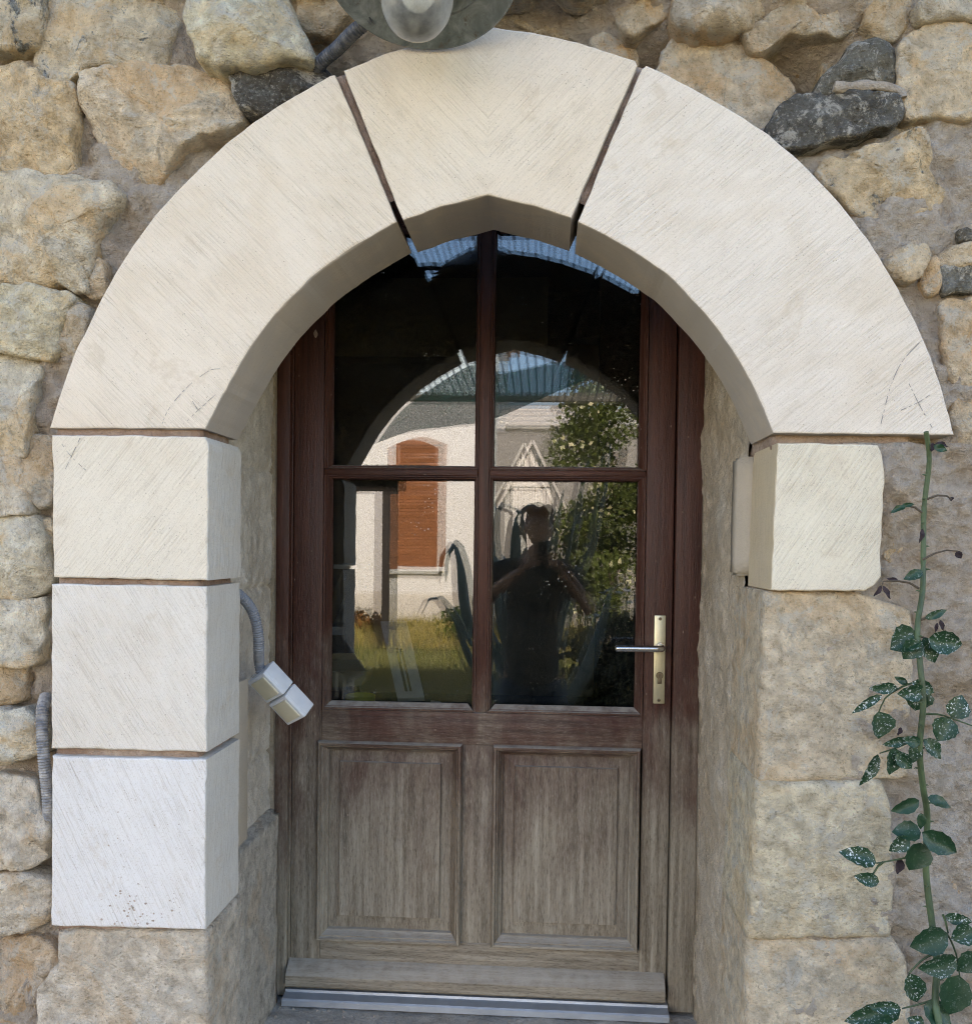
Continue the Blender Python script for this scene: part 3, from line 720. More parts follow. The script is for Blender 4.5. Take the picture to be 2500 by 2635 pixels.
def profile_bar(name, a, b, prof, inward, mat, parent, miter=True):
    """moulding from a to b: prof = (offset towards `inward`, y); ends mitred at 45 degrees"""
    a, b, inw = Vector(a), Vector(b), Vector(inward); d = (b-a).normalized(); vs, fs = [], []
    for o, y in prof:
        m = d*o if miter else Vector((0, 0, 0))
        p = a+inw*o+m; q_ = b+inw*o-m
        vs += [(p.x, y, p.z), (q_.x, y, q_.z)]
    for i in range(len(prof)-1): fs.append((2*i, 2*i+1, 2*i+3, 2*i+2))
    fs.append(tuple(2*i for i in range(len(prof)))); fs.append(tuple(2*i+1 for i in reversed(range(len(prof)))))
    return mesh_obj(name, vs, fs, mat, parent, 40)
def frame_mould(name, x0, x1, z0, z1, prof, parent):
    profile_bar(name, (x0, 0, z0), (x1, 0, z0), prof, (0, 0, 1), WH, parent)
    profile_bar(name, (x0, 0, z1), (x1, 0, z1), prof, (0, 0, -1), WH, parent)
    profile_bar(name, (x0, 0, z0), (x0, 0, z1), prof, (1, 0, 0), WV, parent)
    profile_bar(name, (x1, 0, z0), (x1, 0, z1), prof, (-1, 0, 0), WV, parent)
PM = [(0, -.029), (.001, -.044), (.004, -.050), (.009, -.049), (.012, -.041), (.0145, -.041), (.018, -.034), (.021, -.027), (.026, -.024), (.028, -.012)]
for x0, x1 in ((-.596, -.2165), (-.138, .241)):
    pn = box('panel', (x0+.01, -.012, .13), (x1-.01, .012, .64), WV, door, 0)
    a0, a1, c0, c1 = x0+.057, x1-.057, .182, .590            # raised field with sloping margin
    vs = [(x0+.022, -.0125, .144), (x1-.022, -.0125, .144), (x1-.022, -.0125, .620), (x0+.022, -.0125, .620), (a0, -.019, c0), (a1, -.019, c0), (a1, -.019, c1), (a0, -.019, c1),
          (a0+.001, -.028, c0+.001), (a1-.001, -.028, c0+.001), (a1-.001, -.028, c1-.001), (a0+.001, -.028, c1-.001)]
    mesh_obj('raised_field', vs, [(0, 1, 5, 4), (1, 2, 6, 5), (2, 3, 7, 6), (3, 0, 4, 7), (4, 5, 9, 8), (5, 6, 10, 9), (6, 7, 11, 10), (7, 4, 8, 11), (8, 9, 10, 11)], WV, pn)
    frame_mould('moulding', x0, x1, .119, .645, PM, pn)
# glazing bars, beads and panes
box('glazing_bar', (-.186, -.027, .726), (-.1565, .02, 1.985), WV, door, .004)
bar_l = [(-.588, -.186), (-.1565, .245)]
for x0, x1 in bar_l: box('glazing_bar', (x0, -.026, 1.3385), (x1, .02, 1.3555), WH, door, .004)
GB = [(0, -.029), (.002, -.0335), (.007, -.034), (.009, -.029), (.0105, -.029), (.013, -.024), (.018, -.019), (.021, -.008)]
GB2 = [(0, -.027), (.003, -.0275), (.005, -.022), (.007, -.0215), (.0095, -.014), (.0105, -.006)]
def pane(x0, x1, z0, z1, tilt, yoff, name='pane'):
    cx, cz = (x0+x1)/2, (z0+z1)/2; vs = []
    for x, z in ((x0, z0), (x1, z0), (x1, z1), (x0, z1)):
        vs.append((x, yoff+(x-cx)*tilt[0]+(z-cz)*tilt[1], z))
    return mesh_obj(name, vs, [(0, 1, 2, 3)], MT['glass'], door)
k = 0
for (x0, x1), (ob0, ob1) in zip(((-.588, -.186), (-.1565, .245)), ((-.566, -.190), (-.152, .223))):
    for z0, z1 in ((.726, 1.3385), (1.3555, 1.985)):
        fx = (x0, x1)
        # beads: wide ones on stile and bottom rail, slim ones on the bars
        profile_bar('glazing_bead', (x0, 0, z0), (x1, 0, z0), GB if z0 < 1 else GB2, (0, 0, 1), WH, door)
        profile_bar('glazing_bead', (x0, 0, z1), (x1, 0, z1), GB2 if z0 < 1 else GB, (0, 0, -1), WH, door)
        profile_bar('glazing_bead', (x0, 0, z0), (x0, 0, z1), GB if x0 < -.3 else GB2, (1, 0, 0), WV, door, False)
        profile_bar('glazing_bead', (x1, 0, z0), (x1, 0, z1), GB2 if x0 < -.3 else GB, (-1, 0, 0), WV, door, False)
        pane(x0+.004, x1-.004, z0+.004, z1-.004, (0, 0), 0)
        pane(x0+.004, x1-.004, z0+.004, z1-.004, (.0052, .0018), .017, 'inner_pane')
        k += 1
mesh_obj('bare_patch', vs_patch, [tuple(range(14))], plain('bare_wood_patch', (.40, .30, .25), .9, .3, 80), door)
# weather bar, aluminium sill
def bar_x(name, x0, x1, prof, mat, parent):
    vs = [(x, y, z) for x in (x0, x1) for y, z in prof]; n = len(prof); fs = [tuple(range(n)), tuple(range(2*n-1, n-1, -1))]
    for i in range(n): j = (i+1) % n; fs.append((i, j, n+j, n+i))
    return mesh_obj(name, vs, fs, mat, parent, 30)
bar_x('weather_bar', -.669, .309, [(-.028, .066), (-.034, .064), (-.062, .044), (-.070, .034), (-.071, .008), (-.066, .003), (-.028, .003)], WH, door)
MT['alu'] = plain('dull_aluminium', (.50, .54, .58), .45, .12, 14, .001, 300, .55)
bar_x('sill_strip', -.672, .317, [(-.03, -.004), (-.058, -.006), (-.060, -.012), (-.090, -.016), (-.094, -.020), (-.094, -.034), (-.03, -.036)], MT['alu'], door)
# handle set
MT['brass'] = plain('champagne_anodised', (.66, .60, .40), .38, .07, 20, .0003, 400, .75)
MT['steel'] = plain('satin_steel', (.62, .60, .56), .25, .06, 20, 0, 60, 1.0)
MT['darkmetal'] = plain('tarnished_brass', (.20, .16, .10), .45, .2, 90, .0006, 300, .8)
MT['black'] = plain('black_hole', (.01, .01, .01), .8)
plate = box('handle_plate', (.2695, -.0375, .762), (.2985, -.0305, .988), MT['brass'], door, .002)
def cyl(name, c, r, y0, y1, mat, parent, n=24, dome=.0008):
    return lathe(name, [(0, 0), (r-dome, 0), (r, dome), (r, y1-y0)], mat, parent, n, Matrix.Translation((c[0], y0, c[1])) @ Matrix.Rotation(-math.pi/2, 4, 'X'))
for z in (.979, .771):
    sc_ = cyl('screw', (.284, z), .0042, -.0390, -.036, MT['darkmetal'], plate, 16)
    box('screw_slot', (.2815, -.0393, z-.0006), (.2865, -.0391, z+.0006), MT['black'], sc_, 0)
cyl('lever_boss', (.2845, .9085), .0115, -.052, -.036, MT['steel'], plate)
lp = spline([(.2845, -.050, .9085), (.2843, -.078, .9083), (.281, -.089, .908), (.272, -.092, .9078), (.23, -.092, .9075), (.168, -.091, .907)], .004)
tube('lever', lp, [.0085]*(len(lp)-2)+[.0075, .0055], MT['steel'], plate, 16)
kc = cyl('lock_cylinder', (.2845, .8345), .0090, -.0415, -.036, MT['darkmetal'], plate)
box('lock_body', (.2790, -.0405, .813), (.2900, -.036, .832), MT['darkmetal'], plate, .0045, 3)
box('keyhole', (.2838, -.0419, .8300), (.2852, -.0412, .8395), MT['black'], kc, 0)

# ================================================================== DOORSTEP
step_m = mat_plaster('cement_step', (.50, .45, .38), (.62, .58, .51), (.70, .67, .61), .8)
def step_z(u, v):
    x = -.78+1.24*u; y = -.74+.74*v
    return Vector((x, y, -.040+.004*fbm((x, y, 2), 8, 4)+.009*max(0, fbm((x, y, 7), 16, 4)-.05)))
ds = sheet('doorstep', step_z, 110, 70, step_m)
tag(ds, 'grey cement doorstep strewn with grit under the door', 'doorstep', kind='structure')
box('riser', (-.78, -.74, GZ-.1), (.46, -.70, -.045), step_m, ds, .004)
gm = []; gf = []
rg = random.Random(4)
for i in range(420):
    x = rg.uniform(-.70, .39); y = -.10-.55*rg.random()**1.4
    if x > -.35 and rg.random() < .6: continue
    s = rg.uniform(.0012, .005)*(1.5 if x < -.4 else .8); b = len(gm); z = step_z((x+.78)/1.24, (y+.74)/.74).z
    for v in ((1, 0, 0), (-.6, .8, 0), (-.5, -.9, 0), (0, 0, 1)): gm.append((x+v[0]*s*rg.uniform(.6, 1.2), y+v[1]*s, z-.0008+v[2]*s))
    gf += [(b, b+1, b+3), (b+1, b+2, b+3), (b+2, b, b+3)]
tag(mesh_obj('grit', gm, gf, plain('grit', (.36, .31, .25), .95, .4, 90)), 'loose grit and crumbs of mortar on the doorstep', 'grit', kind='stuff')

# ================================================================== WALL LAMP AND CONDUITS
MT['enamel'] = None
n = NT('old_enamel'); g = n.noise(22, 7, .72, dist=.5)
c = n.ramp(g, [(.3, (.08, .095, .09)), (.5, (.16, .18, .175)), (.68, (.30, .32, .31))])
c = n.mix(n.ramp(n.noise(40, 6, .75), [(.58, 0), (.66, .8)]), c, (.10, .07, .045))
MT['enamel'] = n.done(c, .4, n.bump(g, .0015), Specular_IOR_Level=.5)
lamp_axis = Vector((-.02, -.36, -.93)).normalized()
lc = P(1082, -90, YF-.17)
lamp = empty('wall_lamp', P(1082, -120, YF-.02), 'round enamel wall lamp with frosted glass globe above the keystone', 'lamp')
zq = lamp_axis.to_track_quat('Z', 'Y').to_matrix().to_4x4(); lm = Matrix.Translation(lc) @ zq
lathe('shade', [(.03, -.055), (.06, -.05), (.10, -.030), (.118, -.02), (.122, -.022), (.150, -.004), (.164, .004), (.168, .002), (.168, -.003), (.150, -.012), (.10, -.04), (.06, -.06), (.03, -.065)], MT['enamel'], lamp, 64, lm)
lathe('lamp_socket', [(0, -.13), (.035, -.13), (.04, -.05), (.05, -.045), (.052, -.005), (.03, 0)], MT['enamel'], lamp, 32, lm)
n = NT('frosted_glass')
tr = n.n('ShaderNodeBsdfTransparent'); tr.inputs[0].default_value = (.93, .95, .94, 1)
tl = n.n('ShaderNodeBsdfTranslucent'); tl.inputs[0].default_value = (.85, .87, .86, 1); df = n.n('ShaderNodeBsdfDiffuse'); df.inputs[0].default_value = (.80, .82, .81, 1)
m0 = n.n('ShaderNodeMixShader'); m0.inputs[0].default_value = .5; n.put(m0.inputs[1], tl.outputs[0]); n.put(m0.inputs[2], df.outputs[0])
lw = n.n('ShaderNodeLayerWeight'); lw.inputs[0].default_value = .35
dust = n.ramp(n.noise(35, 6, .7), [(.35, .0), (.7, .25)])
m1 = n.n('ShaderNodeMixShader'); n.put(m1.inputs[0], n.math('ADD', n.math('ADD', n.math('MULTIPLY', lw.outputs['Facing'], .5), .26), dust, clamp=True)); n.put(m1.inputs[1], tr.outputs[0]); n.put(m1.inputs[2], m0.outputs[0])
gl = n.n('ShaderNodeBsdfGlossy'); gl.inputs['Roughness'].default_value = .08; fr = n.n('ShaderNodeFresnel'); fr.inputs[0].default_value = 1.45
m2 = n.n('ShaderNodeMixShader'); n.put(m2.inputs[0], fr.outputs[0]); n.put(m2.inputs[1], m1.outputs[0]); n.put(m2.inputs[2], gl.outputs[0]); n.t.links.new(m2.outputs[0], n.out.inputs[0])
lathe('bulb', [(.014, 0), (.014, .02), (.022, .035), (.030, .055), (.030, .065), (.022, .082), (.008, .090), (0, .091)], plain('opal_bulb', (.80, .79, .74), .25, .03), lamp, 24, lm)
lathe('glass_globe', [(.052, -.01), (.0565, .01), (.0600, .035), (.0600, .082), (.056, .102), (.047, .120), (.034, .132), (.018, .139), (.007, .1405), (0, .141)], n.m, lamp, 48, lm)
tube('lamp_bracket', [lc-lamp_axis*.12, lc-lamp_axis*.15+Vector((0, .05, 0)), P(1082, -150, YF+.12)], .012, MT['darkmetal'], lamp)
def conduit(name, pts, r, col, rib=.006, parent=None, dusty=.3, stripe=False):
    n = NT(name+'_plastic'); 
    c = n.mix(n.ramp(n.noise(60, 5, .7), [(.4, 0), (.7, dusty)]), col, (.52, .49, .45))
    m = n.done(c, .55, None)
    ps = spline(pts, .0015); rr = []; acc = 0
    for i, p in enumerate(ps):
        if i: acc += (p-ps[i-1]).length
        rr.append(r*(1+.10*math.sin(2*math.pi*acc/rib)))
    return tube(name, ps, rr, m, parent, 14)
cA = [P(*S('B', [q])[0], y) for q, y in (((330, 90), YF-.06), ((230, 170), YF-.04), ((140, 260), YF+.0), ((50, 340), YF+.03), ((20, 430), YF+.08), ((-30, 520), YF+.14))]
tag(conduit('conduit', cA, .0125, (.035, .042, .055), .0058), 'black ribbed conduit running from the lamp into the hole', 'conduit')
cB = [P(*S('E', [q])[0], y) for q, y in (((245, 120), YF+.07), ((228, 190), YF+.04), ((226, 300), YF+.025), ((236, 450), YF+.02), ((252, 600), YF+.03), ((262, 720), YF+.035), ((268, 830), YF+.06), ((262, 900), YF+.1))]
tag(conduit('conduit', cB, .0115, (.17, .17, .18), .0055, dusty=.9), 'dusty grey ribbed conduit rising beside the two lower blocks', 'conduit')

# twin switch hanging from its conduit
n_ = Vector((-.25, -.80, -.50)).normalized(); v_ = Vector((.63, .284, -.77)); v_ = (v_-n_*v_.dot(n_)).normalized(); u_ = n_.cross(v_).normalized()
if u_.x < 0: u_ = -u_
rotm = Matrix((u_, v_, n_)).transposed()
MT['pvc'] = plain('white_pvc', (.72, .74, .76), .42, .06, 30, .0004, 300)
MT['pvc_y'] = plain('yellowed_pvc', (.66, .60, .44), .40, .06, 25, .0004, 300)
MT['dirt'] = plain('plaster_smear', (.55, .52, .47), .95, .2, 60, .004, 120)
sw = empty('switch_box', P(705, 1800, -.36), 'white twin switch box dangling from a grey conduit beside the door', 'switch')
UC = [P(684, 1770, -.36)]
UC.append(UC[0]+v_*.0725)
def obox(name, c, half, mat, parent, bevel=.003, seg=3, taper=0):
    bm = bmesh.new(); bmesh.ops.create_cube(bm, size=2)
    for q in bm.verts:
        t = 1-taper*(q.co.z > 0)
        q.co = Vector((q.co.x*half[0]*t, q.co.y*half[1]*t, q.co.z*half[2]))
    bmesh.ops.bevel(bm, geom=bm.edges[:], offset=bevel, segments=seg, affect='EDGES', profile=.6)
    bm.transform(Matrix.Translation(c) @ rotm.to_4x4()); me = bpy.data.meshes.new(name); bm.to_mesh(me); bm.free()
    return finish(name, me, mat, parent, 40)
for c in UC:
    h = obox('housing', c-n_*.024, (.0325, .0345, .020), MT['pvc'], sw, .004)
    obox('cover', c-n_*.001, (.0328, .0348, .0045), MT['pvc'], h, .003, 3, .05)
    obox('rocker', c+n_*.0035, (.0245, .0262, .0030), MT['pvc_y'], h, .0028)
rgs = random.Random(3)
for i in range(14):
    c = UC[0]+u_*rgs.uniform(-.033, .005)-v_*rgs.uniform(.026, .034)+n_*rgs.uniform(-.03, .003)
    obox('plaster_smear', c, (rgs.uniform(.002, .006), rgs.uniform(.001, .003), rgs.uniform(.001, .004)), MT['dirt'], sw, .001, 1)
top = UC[0]-v_*.036-n_*.022-u_*.004
cC = [P(*S('D', [(1230, 1390)])[0], -.47), P(*S('D', [(1290, 1425)])[0], -.45), P(*S('D', [(1350, 1500)])[0], -.42), P(*S('D', [(1382, 1610)])[0], -.40), P(*S('D', [(1388, 1720)])[0], -.38), top-Vector((0, 0, -.02)), top+v_*.006]
conduit('conduit', cC, .0112, (.22, .235, .265), .0056, sw, .35)

# ================================================================== ROSE
n = NT('rose_leaf'); oi = n.objinfo(); 
v = n.n('ShaderNodeVectorMath', operation='ADD'); n.put(v.inputs[0], n.pos); n.put(v.inputs[1], n.comb(n.math('MULTIPLY', oi['Random'], 13), 0, 0))
c = n.mix(n.noise(40, 4, .6), (.008, .036, .016), (.022, .068, .028))
spots = n.math('MAXIMUM', n.ramp(n.noise(260, 3, .65, v.outputs[0]), [(.60, 0), (.64, 1)]), n.ramp(n.noise(70, 5, .7, v.outputs[0]), [(.62, 0), (.66, 1)]))
amt = n.math('MULTIPLY', spots, n.sep(oi['Color'])[0])
c = n.mix(amt, c, (.70, .74, .72))
MT['leaf'] = n.done(c, .38, n.bump(n.noise(200, 4, .6), .0008), Specular_IOR_Level=.45)
MT['stem'] = plain('rose_stem', (.065, .10, .045), .55, .45, 22, .0008, 150)
MT['twig'] = plain('rose_twig', (.10, .075, .05), .7, .2, 60)
MT['dead'] = plain('withered_leaf', (.035, .022, .028), .8, .3, 60)
rose = empty('rose_stem', P(2415, 2635, YF-.10), 'tall thorny rose shoot with lime spattered leaves against the pier', 'rose')
YR = YF-.10
sp = S('F', [(1630, 545), (1636, 700), (1630, 950), (1615, 1200), (1600, 1400), (1594, 1600), (1598, 1800)])+S('G', [(1604, 150), (1606, 400), (1612, 600), (1625, 760), (1640, 1050), (1660, 1330), (1678, 1550), (1690, 1760), (1700, 1900), (1715, 2300), (1730, 3000)])
spp = [P(x+6*math.sin(i*2.1), y, YR+.03*math.sin(i*.7)) for i, (x, y) in enumerate(sp)]; spp[-1].z = GZ
ss = spline(spp, .012)
tube('stem', ss, [.0042+.0034*i/len(ss) for i in range(len(ss))], MT['stem'], rose, 10)
rgr = random.Random(12)
for i in range(6, len(ss)-4, 3):
    a = rgr.uniform(0, 6.28); d = Vector((math.cos(a), math.sin(a)*.6-.3, .1)).normalized(); p = ss[i]
    tube('thorn', [p+d*.003, p+d*.009, p+d*.0125+Vector((0, 0, -.002))], [.0026, .0011, .0002], MT['stem'], rose, 5, False)
def leaf(a, b, wid, spot=.0, crop='G', y=YR, dead=False, droop=None):
    pa, pb = [P(*q, y) for q in S(crop, [a, b])]
    wid *= .35e-3*.97; L = (pb-pa).length; d = (pb-pa).normalized()
    tw = rgr.uniform(-.55, .55); n0 = Vector((rgr.uniform(-.25, .25), -1, rgr.uniform(.0, .5))); s = d.cross(n0).normalized(); nn = s.cross(d).normalized()
    if nn.y > 0: nn = -nn
    s = (s*math.cos(tw*.6)+nn*math.sin(tw*.6)).normalized(); nn = s.cross(d).normalized()
    if nn.y > 0: nn = -nn
    vs, fs = [], []; N = 9
    crv = rgr.uniform(.05, .22)*L; fold = rgr.uniform(.15, .4)
    for i in range(N+1):
        t = i/N; wd = wid*.5*(math.sin(math.pi*min(1, t*.96+.03)**.82))**.85 if 0 < i < N else .0004
        ser = 1+.05*((i % 2)*2-1)
        c = pa+d*(L*t)-nn*(crv*(t-.15)**2)
        for k in (-1, -.5, 0, .5, 1):
            e = abs(k)
            vs.append(c+s*(k*wd*ser)+nn*(wd*fold*e*e*1.6+.0012*math.sin(9*t+k*3)))
    for i in range(N):
        for k in range(4): q = i*5+k; fs.append((q, q+1, q+6, q+5))
    o = mesh_obj('withered_leaf' if dead else 'leaf', vs, fs, MT['dead' if dead else 'leaf'], rose, 180)
    o.color = (spot, 0, 0, 1); return o
LV = [('F', (1590, 1635), (1440, 1705), 150, .5), ('F', (1585, 1660), (1512, 1765), 110, .4), ('F', (1640, 1655), (1832, 1690), 120, .7), ('F', (1615, 1650), (1682, 1785), 95, .9), ('F', (1625, 1545), (1750, 1500), 42, .4),
      ('F', (1612, 1295), (1510, 1335), 55, .2), ('F', (1670, 620), (1745, 645), 40, 0), ('F', (1520, 945), (1440, 975), 34, 0), ('F', (1500, 938), (1570, 932), 22, 0),
      ('G', (1472, 68), (1330, 82), 60, .95), ('G', (1392, 112), (1235, 208), 46, 1), ('G', (1374, 200), (1382, 348), 140, .6), ('G', (1625, 85), (1480, 110), 90, .7), ('G', (1600, 75), (1575, 198), 140, .6), ('G', (1555, 42), (1682, 102), 70, 1), ('G', (1530, 52), (1463, 15), 36, .1),
      ('G', (1768, 235), (1830, 115), 120, 1), ('G', (1765, 240), (1690, 358), 125, .7), ('G', (1525, 350), (1400, 382), 50, .7), ('G', (1460, 395), (1440, 542), 108, .8), ('G', (1372, 430), (1284, 605), 66, .7), ('G', (1560, 365), (1550, 490), 92, .5), ('G', (1470, 420), (1555, 512), 74, .6), ('G', (1618, 350), (1712, 455), 84, .5), ('G', (1600, 372), (1505, 345), 60, .3),
      ('G', (1592, 678), (1445, 738), 76, .05), ('G', (1638, 662), (1768, 712), 62, .05), ('G', (1602, 745), (1604, 835), 46, 0), ('G', (1602, 850), (1448, 845), 108, .12), ('G', (1608, 848), (1800, 962), 112, .1), ('G', (1602, 905), (1545, 1058), 140, .05), ('G', (1530, 870), (1438, 955), 86, .9),
      ('G', (1362, 1012), (1168, 950), 102, .95), ('G', (1378, 1115), (1248, 1085), 72, .9), ('G', (1745, 1395), (1548, 1468), 142, .15), ('G', (1730, 1298), (1885, 1335), 62, .8), ('G', (1885, 1370), (1768, 1425), 112, .6), ('G', (1795, 1525), (1590, 1585), 132, .5), ('G', (1890, 1490), (1800, 1600), 130, .3), ('G', (1805, 1615), (1755, 1835), 152, .1), ('G', (1538, 1605), (1585, 1765), 112, .95),
      ('G', (1495, 1800), (1198, 1865), 115, .5), ('G', (1492, 1790), (1318, 1785), 66, .9), ('G', (1615, 1780), (1770, 1885), 128, .15), ('G', (1620, 1885), (1530, 1850), 70, .6), ('G', (1690, 1960), (1560, 1990), 120, .2), ('G', (1710, 1990), (1860, 1960), 120, .2)]
for i, (cr, a, b, wd, spt) in enumerate(LV): leaf(a, b, wd, spt, cr, YR-.012-.02*((i*7) % 5)/4)
for cr, a, b, wd in (('F', (1668, 605), (1660, 650), 34), ('F', (1690, 600), (1748, 622), 22), ('F', (1700, 600), (1690, 640), 40), ('F', (1390, 1370), (1352, 1428), 26), ('F', (1398, 1372), (1440, 1440), 30), ('F', (1795, 1185), (1818, 1225), 36), ('F', (1610, 1065), (1600, 1140), 26), ('F', (1760, 895), (1768, 915), 26), ('F', (1705, 1555), (1725, 1612), 24), ('F', (1690, 1570), (1680, 1620), 18), ('F', (1478, 1340), (1420, 1332), 22), ('G', (1490, 990), (1478, 1075), 50), ('G', (1495, 285), (1480, 330), 26)):
    leaf(a, b, wd, 0, cr, YR, True)
for cr, pts in (('F', [(1608, 978), (1570, 950), (1520, 940), (1445, 972)]), ('F', [(1636, 905), (1690, 885), (1740, 888), (1765, 905)]), ('F', [(1612, 1230), (1680, 1195), (1740, 1180), (1800, 1185)]), ('F', [(1592, 1385), (1540, 1355), (1480, 1345), (1400, 1348), (1392, 1372)]), ('F', [(1600, 1555), (1640, 1538)]),
                ('F', [(1590, 1640), (1640, 1655)]), ('G', [(1595, 40), (1530, 55), (1470, 85), (1410, 130), (1376, 205)]), ('G', [(1475, 72), (1465, 82)]), ('G', [(1612, 215), (1690, 215), (1760, 235), (1900, 285)]), ('G', [(1606, 372), (1560, 360), (1470, 395), (1380, 425)]), ('G', [(1612, 360), (1622, 352)]), ('G', [(1640, 920), (1560, 975), (1500, 990), (1380, 1012), (1362, 1015)]), ('G', [(1400, 1008), (1372, 1030), (1330, 1100)]),
                ('G', [(1668, 1360), (1740, 1392), (1790, 1500), (1810, 1620)]), ('G', [(1668, 1500), (1600, 1540), (1540, 1605)]), ('G', [(1690, 1740), (1600, 1770), (1500, 1795)]), ('G', [(1720, 1290), (1735, 1330), (1748, 1390)])):
    pp = spline([P(*q, YR-.008) for q in S(cr, pts)], .01)
    tube('side_shoot', pp, [.0022-.0012*i/len(pp) for i in range(len(pp))], MT['stem' if cr == 'G' else 'twig'], rose, 6)

# ================================================================== YARD SEEN IN THE GLASS
n = NT('dry_grass_ground'); lo = n.noise(.9, 6, .6); hi = n.noise(14, 6, .7)
c = n.ramp(lo, [(.3, (.26, .21, .06)), (.5, (.40, .32, .10)), (.7, (.48, .38, .16))])
c = n.mix(n.ramp(hi, [(.4, .6), (.6, 0)]), c, (.06, .065, .022))
MT['ground'] = n.done(c, .95, n.bump(hi, .04))
gx = [-120, -40, -15, -8, 0, 8, 15, 40, 120]; gy = [-140, -60, -30, -20, -14, -9, -5.6, 40, 120]
gv = [(x, y, GZ-.02) for y in gy for x in gx]; gfc = []
for j in range(8):
    for i in range(8): a = j*9+i; gfc.append((a, a+1, a+10, a+9))
tag(mesh_obj('ground', gv, gfc, MT['ground']), kind='structure')
tag(box('terrace', (-4.5, -5.6, GZ-.2), (4.5, YF+.06, GZ), mat_plaster('terrace_concrete', (.24, .19, .14), (.30, .25, .19), (.36, .31, .25), .6), None, .01), kind='structure')

# grass: tufts in the sunlit part of the yard
gv, gfc = [], []; rg = random.Random(21)
for i in range(9000):
    y = -6-15*rg.random(); x = rg.uniform(-4.5, 3.2)*(1+(-y-6)*.05); z = GZ-.03
    hgt = rg.uniform(.06, .22)*(1.6 if rg.random() < .08 else 1)
    for k in range(3):
        a = rg.uniform(0, 6.28); r = rg.uniform(.0, .06); b = len(gv); bx, by = x+math.cos(a)*r, y+math.sin(a)*r; l = rg.uniform(.2, .7)*hgt
        dx, dy = math.cos(a)*l, math.sin(a)*l; wx, wy = -math.sin(a)*.008, math.cos(a)*.008
        gv += [(bx-wx, by-wy, z), (bx+wx, by+wy, z), (bx+dx, by+dy, z+hgt)]; gfc.append((b, b+1, b+2))
n = NT('dry_grass'); c = n.ramp(n.noise(3, 5, .7), [(.35, (.15, .17, .035)), (.5, (.36, .30, .07)), (.68, (.48, .37, .13))])
n.done(c, .8); tl = n.n('ShaderNodeBsdfTranslucent'); n.put(tl.inputs[0], c); mx = n.n('ShaderNodeMixShader'); mx.inputs[0].default_value = .35
n.put(mx.inputs[1], n.b.outputs[0]); n.put(mx.inputs[2], tl.outputs[0]); n.t.links.new(mx.outputs[0], n.out.inputs[0])
tag(mesh_obj('grass', gv, gfc, n.m), 'dry yellow grass in the sunlit yard, reflected in the panes', 'grass', kind='stuff')

# neighbour house
MT['render'] = plain('white_roughcast', (.80, .80, .78), .9, .08, 12, .03, 26)
MT['shutter'] = plain('varnished_wood', (.27, .105, .042), .45, .3, 5, .004, 30)
yh = -(20-D); a = M(1268, 1400, 20)
nb = empty('neighbour_house', (-3, yh, GZ), 'white roughcast house with arched wooden shutter, mirrored in the left panes', 'house')
box('wall', (-11, yh-6, GZ-.3), (a.x, yh, 6.2), MT['render'], nb, .01)
box('plinth', (-11, yh-.05, GZ-.2), (a.x+.03, yh+.04, GZ+.55), plain('plinth_render', (.55, .52, .46), .95, .1, 10, .03, 20), nb, .01)
box('roof', (-11.5, yh-6.3, 6.2), (a.x+.3, yh+.35, 6.5), MT['tiles'], nb, .02)
p0, p1 = M(1018, 1456, 20), M(1150, 1128, 20)
shut = box('shutter', (p0.x, yh+.005, p0.z), (p1.x, yh+.03, p1.z-.12), MT['shutter'], nb, .004)
ns = 13; hz = (p1.z-.16-p0.z)/ns
for i in range(ns):
    z = p0.z+.04+i*hz
    box('slat', (p0.x+.07, yh+.03, z), (p1.x-.07, yh+.055, z+hz*.80), MT['shutter'], shut, .006, 1, Matrix.Rotation(rad(-12), 3, 'X'))
for x in (p0.x, p1.x-.075): box('shutter_stile', (x, yh+.03, p0.z), (x+.075, yh+.062, p1.z-.13), MT['shutter'], shut, .004)
ah = [(p0.x+(p1.x-p0.x)*t/12, p1.z-.14+.16*math.sin(math.pi*t/12)) for t in range(13)]
vs = [(x, y, z) for y in (yh+.005, yh+.066) for x, z in ah]
mesh_obj('shutter_head', vs, [tuple(range(13)), tuple(range(25, 12, -1))]+[(i, (i+1) % 13, 13+(i+1) % 13, 13+i) for i in range(13)], MT['shutter'], shut)
box('window_sill', (p0.x-.08, yh, p0.z-.10), (p1.x+.08, yh+.14, p0.z-.01), MT['render'], nb, .01)

# farther white outbuilding with ribbed roof, and the grey garden wall before it
yo = -(25-D); a, b = M(1277, 1100, 25), M(1700, 1100, 25)
ob = empty('outbuilding', (a.x+2, yo, GZ), 'far white outbuilding with ribbed pale roof, mirrored behind the grey garden wall', 'building')
zt = M(1300, 1092, 25).z
box('wall', (a.x-1, yo-3, GZ-.2), (b.x+3, yo, zt), plain('whitewash', (.82, .80, .76), .9, .05), ob, .01)
MT['sheet'] = plain('pale_sheet_metal', (.62, .60, .56), .5, .1, 6, .004, 30, .2)
for i in range(4):
    z = zt+.02+i*.20
    box('roof_sheet', (a.x-1.2, yo-.25-i*.55, z), (b.x+3.2, yo+.35-i*.55, z+.05), MT['sheet'], ob, .01, 1, Matrix.Rotation(rad(-18), 3, 'X'))
box('ridge_tile', (a.x+.3, yo-2.3, zt+.9), (b.x+2, yo-2.0, zt+1.05), MT['tiles'], ob, .03)
yw = -(19-D); a, b = M(1279, 1112, 19), M(1620, 1112, 19)
gw = box('garden_wall', (a.x, yw-.22, GZ-.2), (b.x+4, yw, a.z), plain('grey_roughcast', (.30, .285, .26), .95, .15, 9, .04, 22), None, .015)
